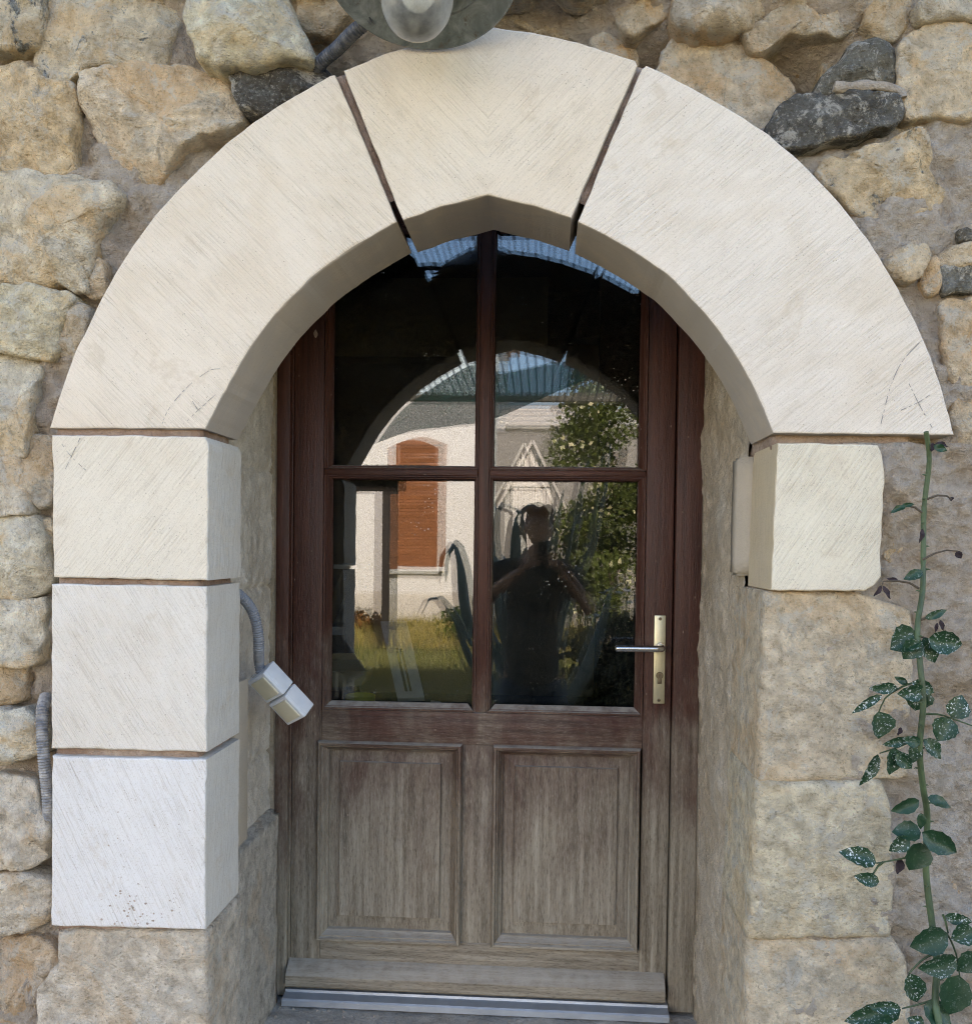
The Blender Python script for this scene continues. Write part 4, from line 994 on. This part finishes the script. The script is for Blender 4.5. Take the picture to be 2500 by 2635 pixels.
tag(gw, 'grey roughcast garden wall, mirrored beside the white hut', 'wall')

# narrow white garden hut
lh = 14.6; yh2 = -(lh-D); a, b, t = M(1318, 1290, lh), M(1418, 1290, lh), M(1385, 1138, lh); ez = M(1300, 1235, lh).z
hut = empty('garden_hut', ((a.x+b.x)/2, yh2, GZ), 'narrow white plank hut with a steep gable, mirrored above the head', 'hut')
MT['whitewood'] = plain('flaking_white_paint', (.74, .71, .66), .8, .18, 30, .004, 60)
rg = random.Random(5); xm = (a.x+b.x)/2; npk = 7; wpk = (b.x-a.x)/npk
for i in range(npk):
    x = a.x+i*wpk; zt2 = min(ez+(t.z-ez)*(1-abs(x+wpk/2-xm)/((b.x-a.x)/2)), t.z)-.03
    box('plank', (x+.006, yh2-.025+rg.uniform(-.006, .006), GZ), (x+wpk-.006, yh2+rg.uniform(-.006, .006), zt2), MT['whitewood'], hut, .004)
box('back_board', (a.x, yh2-.6, GZ), (b.x, yh2-.03, ez), MT['whitewood'], hut, .01)
box('cross_board', (a.x-.02, yh2+.006, ez-.10), (b.x+.02, yh2+.03, ez-.02), MT['whitewood'], hut, .004)
for sx in (-1, 1):
    e = Vector((xm+sx*((b.x-a.x)/2+.22), 0, ez-.22*(t.z-ez)/((b.x-a.x)/2))); tp = Vector((xm, 0, t.z+.02)); L_ = (tp-e).length; ang = math.atan2(tp.z-e.z, tp.x-e.x)
    c = (tp+e)/2
    box('roof_board', (c.x-L_/2, yh2-.65, c.z-.02), (c.x+L_/2, yh2+.12, c.z+.02), MT['whitewood'], hut, .004, 2, Matrix.Rotation(-ang, 3, 'Y'))

# dark timber porch
lp_ = 14.5; yp = -(lp_-D); MT['darkwood'] = plain('dark_timber', (.022, .017, .013), .8, .3, 12, .006, 40)
a, b = M(984, 1262, lp_), M(1020, 1262, lp_)
porch = empty('porch', (a.x, yp, GZ), 'dark timber porch post and beam, mirrored in front of the white house', 'porch')
box('post', (a.x, yp-.2, GZ), (b.x, yp, a.z), MT['darkwood'], porch, .01)
z0, z1 = M(900, 1262, lp_).z, M(900, 1222, lp_).z
box('beam', (a.x-3.4, yp-.18, z0), (b.x+.12, yp+.02, z1), MT['darkwood'], porch, .01)
ti = [M(930+i*15, 1165, lp_).x for i in range(12)]
for i, x in enumerate(ti):
    vs, fs = [], []
    for j in range(2):
        for k in range(9):
            th = math.pi*k/8; vs.append((x-.07*math.cos(th), yp-.35+.62*j, z1+.12+.07*math.sin(th)-.18*j))
    for k in range(8): fs.append((k, k+1, k+10, k+9))
    mesh_obj('roof_tile', vs, fs, MT['darkwood'], porch, 60)
box('rafter', (a.x-3.4, yp-.4, z1+.0), (b.x+.7, yp+.25, z1+.06), MT['darkwood'], porch, .01)

# leaf clouds
def leaf_cloud(name, blobs, count, size, mat, parent, seed, upward=.2, aspect=2.4):
    rg = random.Random(seed); vs, fs = [], []; tot = sum(b[3]*b[4]*b[5] for b in blobs)
    for bx, by, bz, rx, ry, rz in blobs:
        k = int(count*rx*ry*rz/tot)
        for _ in range(k):
            while True:
                d = Vector((rg.gauss(0, 1), rg.gauss(0, 1), rg.gauss(0, 1)))
                if d.length > .1: break
            d.normalize(); r = rg.random()**.38
            p = Vector((bx+d.x*rx*r, by+d.y*ry*r, bz+d.z*rz*r))
            if noise.noise(p*3.1+Vector((seed, 0, 0))) < -.18: continue
            l = size*rg.uniform(.6, 1.4); u = Vector((rg.gauss(0, 1), rg.gauss(0, 1), rg.gauss(upward, 1))).normalized(); s = u.cross(Vector((rg.gauss(0, 1), rg.gauss(0, 1), rg.gauss(0, 1)))).normalized()*(l/aspect/1.2)
            i = len(vs); vs += [p, p+u*l*.5+s, p+u*l, p+u*l*.5-s]; fs.append((i, i+1, i+2, i+3))
    return mesh_obj(name, vs, fs, mat, parent)
def mat_leaf(name, c1, c2, tr=.35):
    n = NT(name); c = n.mix(n.noise(5, 4, .7), c1, c2); n.done(c, .5, Specular_IOR_Level=.4)
    tl = n.n('ShaderNodeBsdfTranslucent'); n.put(tl.inputs[0], c); mx = n.n('ShaderNodeMixShader'); mx.inputs[0].default_value = tr
    n.put(mx.inputs[1], n.b.outputs[0]); n.put(mx.inputs[2], tl.outputs[0]); n.t.links.new(mx.outputs[0], n.out.inputs[0]); return n.m
lt = 14.8; c = M(1580, 1230, lt); g0 = Vector((c.x, c.y, GZ))
tree = empty('flowering_tree', g0, 'bushy tree dotted with pale yellow blossom, mirrored at the right panes', 'tree')
tube('trunk', spline([g0, g0+Vector((.1, 0, 1)), g0+Vector((0, .1, 2)), g0+Vector((.15, 0, 3))], .2), [.13-.005*i for i in range(16)], plain('bark', (.12, .09, .06), .9, .2, 20, .02, 30), tree, 8)
bl = []
rg = random.Random(8)
for i in range(15):
    px, py = rg.uniform(1500, 1690), rg.uniform(1010, 1560); q_ = M(px, py, lt+rg.uniform(-.5, .5)); s = rg.uniform(.35, .6); bl.append((q_.x, q_.y, q_.z, s, s, s*.85))
for px, py, s in ((1480, 1130, .33), (1490, 1010, .3), (1530, 970, .35), (1500, 1080, .4), (1560, 1000, .5)):
    q_ = M(px, py, lt); bl.append((q_.x, q_.y, q_.z, s, s, s))
leaf_cloud('crown', bl, 15000, .085, mat_leaf('tree_leaf', (.05, .085, .02), (.18, .21, .05)), tree, 3)
leaf_cloud('blossom', bl, 420, .075, plain('blossom', (.75, .70, .42), .7, .1), tree, 9, aspect=1.2)
for i, (px, py, L_, s, cnt, c1, c2, lab) in enumerate((
        (935, 1612, 17.5, .42, 1500, (.30, .10, .03), (.40, .26, .07), 'reddish dry shrub before the white house, mirrored at the porch post'),
        (1185, 1600, 16, .32, 900, (.06, .12, .02), (.16, .2, .04), 'small green weed clump, mirrored beside the folded agave blade'),
        (1590, 1700, 8.0, .5, 2600, (.05, .07, .02), (.16, .15, .06), 'low tangled bush, mirrored in the lower corner by the handle'),
        (862, 1350, 13, .3, 700, (.04, .08, .02), (.08, .13, .03), 'round green bush, mirrored at the left edge of the lower pane'))):
    q_ = M(px, py, L_); sh = empty('shrub', (q_.x, q_.y, GZ), lab, 'shrub')
    hh = q_.z-GZ
    tube('stem', [(q_.x, q_.y, GZ-.05), (q_.x+.03, q_.y, GZ+hh*.6), (q_.x, q_.y, q_.z)], [.03, .02, .01], MT['twig'], sh, 6)
    leaf_cloud('foliage', [(q_.x, q_.y, q_.z, s, s*.7, s*.8), (q_.x-.2*s, q_.y, q_.z-hh*.35, s*.9, s*.7, hh*.4), (q_.x+.3*s, q_.y, q_.z+.2*s, s*.6, s*.6, s*.6)], cnt, .075, mat_leaf('shrub_leaf', c1, c2), sh, 30+i)
# daisies
MT['petal'] = plain('petal', (.82, .82, .80), .7, .03); rg = random.Random(14)
for i in range(16):
    px, py = rg.uniform(1490, 1640), rg.uniform(1515, 1590); q_ = M(px, py, rg.uniform(8.2, 9)); e = empty('daisy', (q_.x, q_.y, GZ-.02), 'tall white daisy mirrored above the door handle', 'flower', 'daisies mirrored above the door handle')
    tube('stem', [(q_.x+rg.uniform(-.06, .06), q_.y, GZ-.03), (q_.x+rg.uniform(-.02, .02), q_.y, (GZ+q_.z)/2), q_], .004, MT['stem'], e, 5)
    lathe('flower_head', [(.036, .012), (.030, .004), (.008, .0), (.008, .008), (0, .011)], MT['petal'], e, 9, Matrix.Translation(q_) @ Matrix.Rotation(rg.uniform(-.4, .4), 4, 'X'))

# agave
n = NT('agave_skin'); c = n.mix(n.noise(4, 5, .6), (.22, .31, .27), (.36, .44, .40)); MT['agave'] = n.done(c, .45, n.bump(n.noise(40, 3, .6), .002))
la = 6.7; g0 = M(1400, 1930, la); g0.z = GZ
ag = empty('agave', g0, 'huge grey green agave behind the photographer, mirrored in the panes', 'agave')
def blade(cl, wid, parent=ag, roll=0, seed=0):
    cl = spline(cl, .07); N = len(cl); vs, fs = [], []
    for i, p in enumerate(cl):
        t = i/(N-1); tg = (cl[min(i+1, N-1)]-cl[max(i-1, 0)]).normalized()
        out = Vector((cl[-1].x-g0.x, cl[-1].y-g0.y, 0)); s = tg.cross(Vector((0, 0, 1)))
        if s.length < .2: s = Vector((-out.y, out.x, 0))
        s.normalize(); s = s if i == 0 or s.dot(ps) > 0 else -s; ps = s
        s = (s*math.cos(roll)+tg.cross(s)*math.sin(roll)); nn = tg.cross(s)
        if i == 0: pn = nn
        w_ = wid*.5*min(1, (.62+1.0*t) if t < .38 else 1)*(1 if t < .45 else max(.02, (1-(t-.45)/.55)**.8))
        for k in (-1, -.5, 0, .5, 1): vs.append(p+s*(k*w_)+nn*(w_*.55*k*k))
        for k in (.5, 0, -.5): vs.append(p+s*(k*w_*.9)+nn*(w_*.55*k*k-.03*(1-t)-.004))
    n_ = 8
    for i in range(N-1):
        for k in range(n_): k2 = (k+1) % n_; fs.append((i*n_+k, i*n_+k2, (i+1)*n_+k2, (i+1)*n_+k))
    return mesh_obj('blade', vs, fs, MT['agave'], parent, 70)
rg = random.Random(2)
def MA(px, py, dl=0): return M(px, py, la+dl)
for pts, wd in (([(1395, 1880), (1330, 1720), (1225, 1600), (1192, 1440), (1172, 1392), (1150, 1425), (1146, 1500)], .17), ([(1390, 1900), (1300, 1800), (1225, 1690), (1180, 1590), (1135, 1535), (1105, 1540), (1085, 1580)], .17),
                ([(1390, 1880), (1330, 1700), (1290, 1500), (1272, 1360), (1290, 1295), (1330, 1310), (1355, 1360)], .15), ([(1395, 1880), (1360, 1650), (1335, 1430), (1345, 1320), (1390, 1295), (1420, 1310)], .2), ([(1392, 1880), (1320, 1650), (1278, 1450), (1262, 1290)], .15),
                ([(1405, 1880), (1440, 1600), (1480, 1400), (1500, 1250), (1520, 1165)], .14), ([(1410, 1880), (1460, 1600), (1530, 1400), (1560, 1250), (1570, 1140)], .14), 
                ([(1405, 1880), (1450, 1620), (1475, 1430), (1500, 1330), (1515, 1310), (1530, 1330)], .15), ([(1410, 1890), (1500, 1720), (1545, 1600), (1570, 1520), (1600, 1500)], .16), ([(1400, 1880), (1410, 1600), (1430, 1400), (1450, 1260)], .19), ([(1400, 1880), (1380, 1600), (1400, 1420), (1430, 1310)], .18)):
    dd = rg.uniform(-.35, .5); blade([MA(x, y, dd*i/len(pts)) for i, (x, y) in enumerate(pts)], wd, roll=rg.uniform(-.5, .5))
for i in range(4):
    a_ = rg.uniform(math.pi, 2*math.pi); l = rg.uniform(1.0, 1.6); d = Vector((math.cos(a_), math.sin(a_), 0))
    blade([g0+d*.05, g0+d*l*.3+Vector((0, 0, l*.55)), g0+d*l*.55+Vector((0, 0, l*.9)), g0+d*l*.8+Vector((0, 0, l*(1.0)))], .19)

# corrugated canopy over the terrace, its posts, the shade net
n = NT('clear_corrugated_plastic')
tr = n.n('ShaderNodeBsdfTransparent'); n.put(tr.inputs[0], n.mix(n.ramp(n.math('FRACT', n.math('MULTIPLY', n.sep(n.pos)[0], 1/.076)), [(.0, 1), (.16, 1), (.22, 0), (.94, 0), (1, 1)]), (.70, .88, 1), (.20, .27, .33))); tlc = n.n('ShaderNodeBsdfTranslucent'); tlc.inputs[0].default_value = (.75, .8, .82, 1)  # rib shading put into dark tint stripes; blue tint deepens the sky beyond
m1 = n.n('ShaderNodeMixShader'); m1.inputs[0].default_value = .06; n.put(m1.inputs[1], tr.outputs[0]); n.put(m1.inputs[2], tlc.outputs[0])
gl = n.n('ShaderNodeBsdfGlossy'); gl.inputs['Roughness'].default_value = .12; m2 = n.n('ShaderNodeMixShader'); m2.inputs[0].default_value = .04
n.put(m2.inputs[1], m1.outputs[0]); n.put(m2.inputs[2], gl.outputs[0]); n.t.links.new(m2.outputs[0], n.out.inputs[0])
can = empty('canopy', (0, -3, GZ), 'clear corrugated plastic canopy over the terrace, mirrored in the upper panes', 'canopy')
vs, fs = [], []; NXc = 560
CZ0, CZ1, CY0_, CY1_ = 2.95, 2.72, YF-.03, -7.5
for j in range(2):
    for i in range(NXc+1):
        x = -2.9+5.8*i/NXc; vs.append((x, (CY0_, CY1_)[j], (CZ0, CZ1)[j]+.009*math.sin(2*math.pi*x/.076)))
for i in range(NXc): fs.append((i, i+1, NXc+2+i, NXc+1+i))
mesh_obj('corrugated_sheet', vs, fs, n.m, can, 180)
MT['beam'] = plain('grey_timber', (.16, .125, .09), .85, .2, 12, .004, 50)
for y in (-3.9, -7.4):
    z = CZ0+(CZ1-CZ0)*(y-CY0_)/(CY1_-CY0_)
    box('purlin', (-2.9, y-.035, z-.10), (2.9, y+.035, z-.014), MT['beam'], can, .004)
MT['cream'] = plain('cream_paint', (.72, .68, .58), .6, .06)
xp = M(1272, 1000, 7.4+D).x
for x in (xp, -2.6, 2.6): box('post', (x-.022, -7.435, GZ), (x+.022, -7.365, CZ1-.1), MT['cream'], can, .004)
n = NT('green_shade_net')
tr = n.n('ShaderNodeBsdfTransparent'); df = n.n('ShaderNodeBsdfDiffuse'); df.inputs[0].default_value = (.015, .15, .11, 1)
tg_ = n.n('ShaderNodeBsdfTranslucent'); tg_.inputs[0].default_value = (.03, .28, .21, 1); ad = n.n('ShaderNodeMixShader'); ad.inputs[0].default_value = .5; n.put(ad.inputs[1], df.outputs[0]); n.put(ad.inputs[2], tg_.outputs[0])
wv = n.ramp(n.voro(110, vec=n.mapv((1, 1, 1.5))), [(.2, .55), (.55, .85)])
mx = n.n('ShaderNodeMixShader'); n.put(mx.inputs[0], wv); n.put(mx.inputs[1], tr.outputs[0]); n.put(mx.inputs[2], ad.outputs[0]); n.t.links.new(mx.outputs[0], n.out.inputs[0])
top = [(970, 1140), (1030, 1060), (1110, 1000), (1190, 950), (1232, 932), (1285, 955), (1360, 945), (1450, 930), (1545, 955)]
bot = [(980, 1135), (1060, 1108), (1130, 1100), (1190, 1092), (1232, 1088), (1285, 1072), (1360, 1040), (1450, 1000), (1548, 960)]
tp = spline([M(x, y, 7.0-.08*i).to_tuple() for i, (x, y) in enumerate(top)], .03); bt = spline([M(x, y, 7.25-.09*i).to_tuple() for i, (x, y) in enumerate(bot)], .03)
NU, NV = 60, 16
def net(u, v):
    a_ = tp[min(int(u*(len(tp)-1)), len(tp)-1)]; b_ = bt[min(int(u*(len(bt)-1)), len(bt)-1)]
    p = a_.lerp(b_, v); s = math.sin(math.pi*v)*math.sin(math.pi*u)
    return p+Vector((0, .22*s+.05*math.sin(u*23+v*5)*s, .03*math.sin(u*31)*v*s))
nt_ = sheet('shade_net', net, NU, NV, n.m); tag(nt_, 'green shade net slung under the canopy, mirrored in the upper panes', 'net')

# ================================================================== ROOM BEHIND THE GLASS
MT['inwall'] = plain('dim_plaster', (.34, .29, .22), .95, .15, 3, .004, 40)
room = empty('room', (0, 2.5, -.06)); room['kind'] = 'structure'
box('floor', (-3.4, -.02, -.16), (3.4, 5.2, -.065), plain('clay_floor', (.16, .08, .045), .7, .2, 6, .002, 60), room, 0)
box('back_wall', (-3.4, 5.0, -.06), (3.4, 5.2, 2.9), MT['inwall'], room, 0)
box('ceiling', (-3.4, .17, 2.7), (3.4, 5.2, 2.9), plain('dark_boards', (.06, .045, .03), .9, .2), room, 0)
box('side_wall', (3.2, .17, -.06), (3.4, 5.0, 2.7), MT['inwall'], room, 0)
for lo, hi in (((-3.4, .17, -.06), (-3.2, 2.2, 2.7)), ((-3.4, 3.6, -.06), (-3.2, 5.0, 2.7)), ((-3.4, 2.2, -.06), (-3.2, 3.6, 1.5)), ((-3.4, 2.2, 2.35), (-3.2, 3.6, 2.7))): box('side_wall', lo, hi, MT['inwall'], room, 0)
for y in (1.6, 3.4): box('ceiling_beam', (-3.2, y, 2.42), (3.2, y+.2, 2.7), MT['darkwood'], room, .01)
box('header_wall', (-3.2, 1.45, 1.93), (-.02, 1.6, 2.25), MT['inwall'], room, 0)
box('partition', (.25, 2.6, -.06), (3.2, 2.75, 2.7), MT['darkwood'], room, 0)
# workbench with what lies on it
wb = empty('workbench', (-.45, .75, -.06), 'dark workbench behind the lower left pane', 'bench')
box('bench_top', (-1.3, .40, .555), (.2, 1.1, .60), MT['darkwood'], wb, .005)
for x in (-1.22, .12):
    for y in (.46, 1.04): box('leg', (x-.035, y-.035, -.065), (x+.035, y+.035, .555), MT['darkwood'], wb, .003)
def PI(cx, cy, Y): return P(840+cx/3.295, 1230+cy/3.295, Y)
# leaning white shutter leaf
a, b, c, d = PI(455, 1215, .95), PI(680, 1215, .95), PI(830, 1860, .72), PI(600, 1870, .72)
lsh = empty('shutter_leaf', ((c+d)/2).to_tuple(), 'small whitish louvre leaf leaning inside behind the lower left pane', 'shutter')
MT['greypaint'] = plain('greyish_paint', (.42, .41, .43), .7, .15, 20, .003, 60)
def slabq(name, q, th, mat, parent):
    nn = (q[1]-q[0]).cross(q[3]-q[0]).normalized()*th
    return mesh_obj(name, [*q, *[x+nn for x in q]], [(0, 1, 2, 3), (7, 6, 5, 4), (0, 4, 5, 1), (1, 5, 6, 2), (2, 6, 7, 3), (3, 7, 4, 0)], mat, parent)
def bil(u, v): return a.lerp(b, u).lerp(d.lerp(c, u), v)
for u0, u1, v0, v1 in ((0, .34, 0, 1), (.60, 1, 0, 1), (.34, .60, 0, .36), (.34, .60, .92, 1), (.44, .51, .36, .92)):
    slabq('slat', [bil(u0, v0), bil(u1, v0), bil(u1, v1), bil(u0, v1)], .02, MT['greypaint'], lsh)
slabq('backing', [bil(0, .36)+Vector((0, .02, 0)), bil(1, .36)+Vector((0, .02, 0)), bil(1, 1)+Vector((0, .02, 0)), bil(0, 1)+Vector((0, .02, 0))], .006, MT['darkwood'], lsh)
# folding chair / crates at the left
cr = empty('cardboard_box', PI(150, 1640, .7).to_tuple(), 'open cardboard box on the bench at the pane corner', 'box')
MT['card'] = plain('cardboard', (.42, .31, .17), .85, .12, 8, .002, 80)
slabq('flap', [PI(30, 1490, .8), PI(235, 1485, .8), PI(285, 1560, .8), PI(30, 1560, .8)], .006, MT['card'], cr)
slabq('flap', [PI(30, 1550, .72), PI(300, 1545, .72), PI(340, 1640, .66), PI(30, 1640, .66)], .006, MT['card'], cr)
slabq('side', [PI(30, 1642, .68), PI(340, 1642, .68), PI(300, 1760, .68), PI(30, 1780, .68)], .16, MT['card'], cr)
bk = PI(285, 1870, .62)
bu = empty('bucket', bk.to_tuple(), 'yellow plastic tub behind the lower left pane', 'bucket')
lathe('tub', [(0, 0), (.042, 0), (.046, .03), (.049, .03), (.050, .062), (.046, .064), (.044, .01), (0, .008)], plain('yellow_plastic', (.62, .52, .04), .5, .05), bu, 24, Matrix.Translation((bk.x, bk.y, .60)))
lad = empty('step_ladder', PI(110, 1200, 1.4).to_tuple(), 'wooden step ladder inside at the left pane edge', 'ladder')
MT['ladwood'] = plain('bare_wood', (.30, .23, .15), .7, .15, 10)
p1, p2 = PI(205, 760, 1.3), PI(-60, 1400, 1.5); p2.z = -.06+(p2.z*0)
tube('rail', [PI(200, 765, 1.3), PI(40, 1150, 1.4), PI(-330, 2020, 1.7)], .028, MT['ladwood'], lad, 6)
tube('rail', [PI(200, 765, 1.3), PI(215, 1300, 1.15), PI(240, 2150, 1.0)], .028, MT['darkwood'], lad, 6)
for y_ in (740, 1270):
    t = (y_-740)/1260; box('tread', PI(150-t*260, y_+20, 1.45), PI(255-t*180, y_-5, 1.25), MT['greypaint'], lad, .004)
rg = random.Random(6)
for i in range(7):
    q0 = PI(rg.uniform(820, 1120), rg.uniform(1850, 1900), rg.uniform(.5, .7)); q0.z = .602+.004*i
    s = rg.uniform(.03, .06); v4 = [q0+Vector((rg.uniform(-s, s), rg.uniform(-s, s), rg.uniform(0, .03))) for _ in range(4)]
    o = mesh_obj('paper_scrap', [*v4], [(0, 1, 2), (0, 2, 3)], plain('scrap_paper', (.55, .50, .48), .9, .1) if i == 0 else bpy.data.materials['scrap_paper'])
    tag(o, 'crumpled paper scrap on the bench behind the lower pane', 'paper', 'scraps on the bench behind the pane')

# ================================================================== PHOTOGRAPHER
MT['skin'] = plain('skin', (.55, .34, .24), .55, .08, 20)
MT['shirt'] = plain('dark_tshirt', (.10, .105, .095), .9, .12, 30, .002, 60)
MT['jeans'] = plain('blue_jeans', (.06, .10, .15), .9, .2, 40, .002, 120)
MT['hair'] = plain('brown_hair', (.26, .115, .05), .6, .3, 60, .006, 90)
per = empty('person', (-.08, -2.92, GZ), 'person in dark t-shirt and jeans photographing the door with a phone', 'person')
def skin_mesh(chains, sub=2):
    """chains: [ [(x,y,z,r)...] ...]; chains that start on an existing joint share it"""
    vs, es, rr = [], [], []; key = {}
    for ch in chains:
        prev = None
        for x, y, z, r_ in ch:
            k = (round(x, 4), round(y, 4), round(z, 4))
            if k not in key: key[k] = len(vs); vs.append((x, y, z)); rr.append(r_)
            i = key[k]
            if prev is not None and prev != i: es.append((prev, i))
            prev = i
    me = bpy.data.meshes.new('skin_tmp'); me.from_pydata(vs, es, []); o = bpy.data.objects.new('skin_tmp', me); COL.objects.link(o)
    o.modifiers.new('s', 'SKIN'); sv = me.skin_vertices[0].data
    for i, r_ in enumerate(rr): sv[i].radius = r_ if isinstance(r_, tuple) else (r_, r_)
    sv[0].use_root = True
    m = o.modifiers.new('u', 'SUBSURF'); m.levels = sub; m.render_levels = sub
    dg = bpy.context.evaluated_depsgraph_get(); dg.update(); out = bpy.data.meshes.new_from_object(o.evaluated_get(dg))
    bpy.data.objects.remove(o); return out
def merge(meshes, voxel=None):
    bm = bmesh.new()
    for m in meshes: bm.from_mesh(m)
    me = bpy.data.meshes.new('m'); bm.to_mesh(me); bm.free()
    if voxel:
        o = bpy.data.objects.new('tmp', me); COL.objects.link(o); md = o.modifiers.new('r', 'REMESH'); md.mode = 'VOXEL'; md.voxel_size = voxel; md.use_smooth_shade = True
        sm = o.modifiers.new('sm', 'SMOOTH'); sm.iterations = 3
        dg = bpy.context.evaluated_depsgraph_get(); dg.update(); me = bpy.data.meshes.new_from_object(o.evaluated_get(dg)); bpy.data.objects.remove(o)
    return me
def ball(c, r3, seg=20, rot=None):
    bm = bmesh.new(); bmesh.ops.create_uvsphere(bm, u_segments=seg, v_segments=seg//2, radius=1)
    m = Matrix.Translation(c) @ (rot.to_4x4() if rot else Matrix.Identity(4)) @ Matrix.Diagonal((*r3, 1)); bm.transform(m)
    me = bpy.data.meshes.new('b'); bm.to_mesh(me); bm.free(); return me
YP = -2.93; xb = -.075
PH = Vector((-.022, -2.5455, 1.112))                     # phone centre
shR, shL = (xb+.185, YP+.01, 1.035), (xb-.185, YP+.01, 1.035)
elR, elL = (.235, -2.80, .80), (-.37, -2.80, .83)
wrR, wrL = (.085, -2.60, 1.03), (-.130, -2.60, 1.035)
chains = [[(xb, YP, .55, (.15, .105)), (xb, YP, .72, (.14, .10)), (xb, YP, .92, (.16, .11)), (xb, YP+.01, 1.04, (.12, .09)), (xb+.005, YP+.03, 1.105, .056), (xb+.01, YP+.05, 1.17, .055)],
          [(xb+.03, YP+.01, 1.0, .07), (*shR, .062), ((shR[0]+elR[0])/2, -2.87, .92, .049), (*elR, .041), (.165, -2.70, .91, .038), (*wrR, .027)],
          [(xb-.03, YP+.01, 1.0, .07), (*shL, .062), ((shL[0]+elL[0])/2, -2.87, .93, .049), (*elL, .041), (-.26, -2.70, .93, .038), (*wrL, .027)],
          [(xb+.05, YP, .56, .09), (xb+.10, YP, .46, .088), (xb+.11, YP+.02, .09, .058), (xb+.11, YP, -.28, .04), (xb+.115, YP+.13, -.345, .035)],
          [(xb-.05, YP, .56, .09), (xb-.10, YP, .46, .088), (xb-.11, YP+.02, .09, .058), (xb-.11, YP, -.28, .04), (xb-.115, YP+.13, -.345, .035)]]
pieces = [skin_mesh([ch]) for ch in chains]
hc = Vector((xb+.02, YP+.075, 1.268))                    # head: turned to the phone
pieces += [ball(hc, (.074, .094, .108)), ball(hc+Vector((0, .028, -.055)), (.055, .060, .062)), ball(hc+Vector((0, .098, -.012)), (.012, .018, .022), 10), ball(hc+Vector((0, .092, .03)), (.05, .012, .012), 10), ball(hc+Vector((0, .086, -.055)), (.022, .012, .008), 10)]
for sx in (-1, 1): pieces += [ball(hc+Vector((sx*.075, .0, -.012)), (.010, .020, .032), 10), ball(hc+Vector((sx*.03, .084, .008)), (.014, .010, .009), 10)]
# hands: palm beside the phone, four fingers wrapped on its back, thumb on the screen side
for sx, wr in ((1, wrR), (-1, wrL)):
    ex = PH.x+sx*.040
    palm = [(*wr, .026), (wr[0]*.6+ex*.4+sx*.008, -2.585, 1.055, (.030, .020)), (ex+sx*.016, -2.566, 1.085, (.036, .016))]
    pieces.append(skin_mesh([palm]))
    for i, l in enumerate((.026, .032, .030, .022)):
        z = 1.118-i*.0205
        pieces.append(skin_mesh([[(ex+sx*.018, -2.566, z-.004, .0095), (ex+sx*.017, -2.546, z, .0092), (ex+sx*.004, -2.533, z+.002, .0085), (ex-sx*l, -2.5335, z+.004, .0072)]], 1))
    pieces.append(skin_mesh([[(ex+sx*.012, -2.575, 1.070, .012), (ex+sx*.010, -2.572, 1.10, .0105), (ex-sx*.008, -2.562, 1.135, .009), (ex-sx*.016, -2.560, 1.15, .0075)]], 1))
bd = merge(pieces, .0055); o = finish('body', bd, MT['skin'], per, 180)
tsh = [skin_mesh([ch]) for ch in ([(xb, YP, .36, (.19, .14)), (xb, YP, .46, (.188, .137)), (xb, YP, .60, (.180, .132)), (xb, YP, .75, (.172, .128)), (xb, YP, .92, (.185, .132)), (xb, YP+.01, 1.04, (.150, .108)), (xb+.004, YP+.02, 1.085, .075)],
                 [(xb+.02, YP+.01, 1.0, .10), (*shR, .082), (shR[0]*.55+elR[0]*.45, -2.865, .935, .072), (shR[0]*.3+elR[0]*.7, -2.84, .875, .070)], [(xb-.02, YP+.01, 1.0, .10), (*shL, .082), (shL[0]*.55+elL[0]*.45, -2.865, .945, .072), (shL[0]*.3+elL[0]*.7, -2.84, .895, .070)])]
finish('t_shirt', merge(tsh, .008), MT['shirt'], per, 180)
jn = [skin_mesh([ch]) for ch in ([(xb, YP, .60, (.16, .12)), (xb, YP, .44, (.168, .122)), (xb, YP, .38, (.15, .11))], [(xb+.06, YP, .46, .10), (xb+.10, YP, .36, .108), (xb+.11, YP+.02, .09, .078), (xb+.11, YP, -.365, .070)], [(xb-.06, YP, .46, .10), (xb-.10, YP, .36, .108), (xb-.11, YP+.02, .09, .078), (xb-.11, YP, -.365, .070)])]
finish('jeans', merge(jn, .009), MT['jeans'], per, 180)
for sx in (-1, 1): finish('shoe', merge([ball(Vector((xb+sx*.113, YP+.07, GZ+.045)), (.05, .135, .048)), ball(Vector((xb+sx*.113, YP, GZ+.075)), (.045, .06, .065))], .008), MT['darkwood'], per, 180)
hr = [ball(hc+Vector((0, -.012, .028)), (.080, .094, .093))]+[ball(hc+Vector((.05*math.cos(a_), .045+.03*math.sin(a_*2), .085+.012*math.sin(a_*3))), (.03, .035, .022), 10) for a_ in [i*.52 for i in range(7)]]
hm = merge(hr, .006)
for v in hm.vertices: v.co += v.normal*(.006*fbm(v.co, 40, 3))
finish('hair', hm, MT['hair'], per, 180)
lathe('watch', [(.0285, -.006), (.031, -.004), (.031, .004), (.0285, .006)], MT['steel'], per, 20, Matrix.Translation((.105, -2.635, .995)) @ (Vector(wrR)-Vector((.165, -2.70, .91))).to_track_quat('Z', 'Y').to_matrix().to_4x4())
ph = box('smartphone', PH-Vector((.0365, .0045, .0755)), PH+Vector((.0365, .0045, .0755)), plain('black_phone', (.012, .012, .014), .25, .1), None, .004, 3)
tag(ph, 'black phone held up in both hands in front of the face', 'phone')
for dx, dz in ((.022, .058), (.022, .030), (.002, .044)):
    cyl('camera_lens', (PH.x+dx, PH.z+dz), .0085, PH.y+.0040, PH.y+.0062, MT['black'], ph, 16)
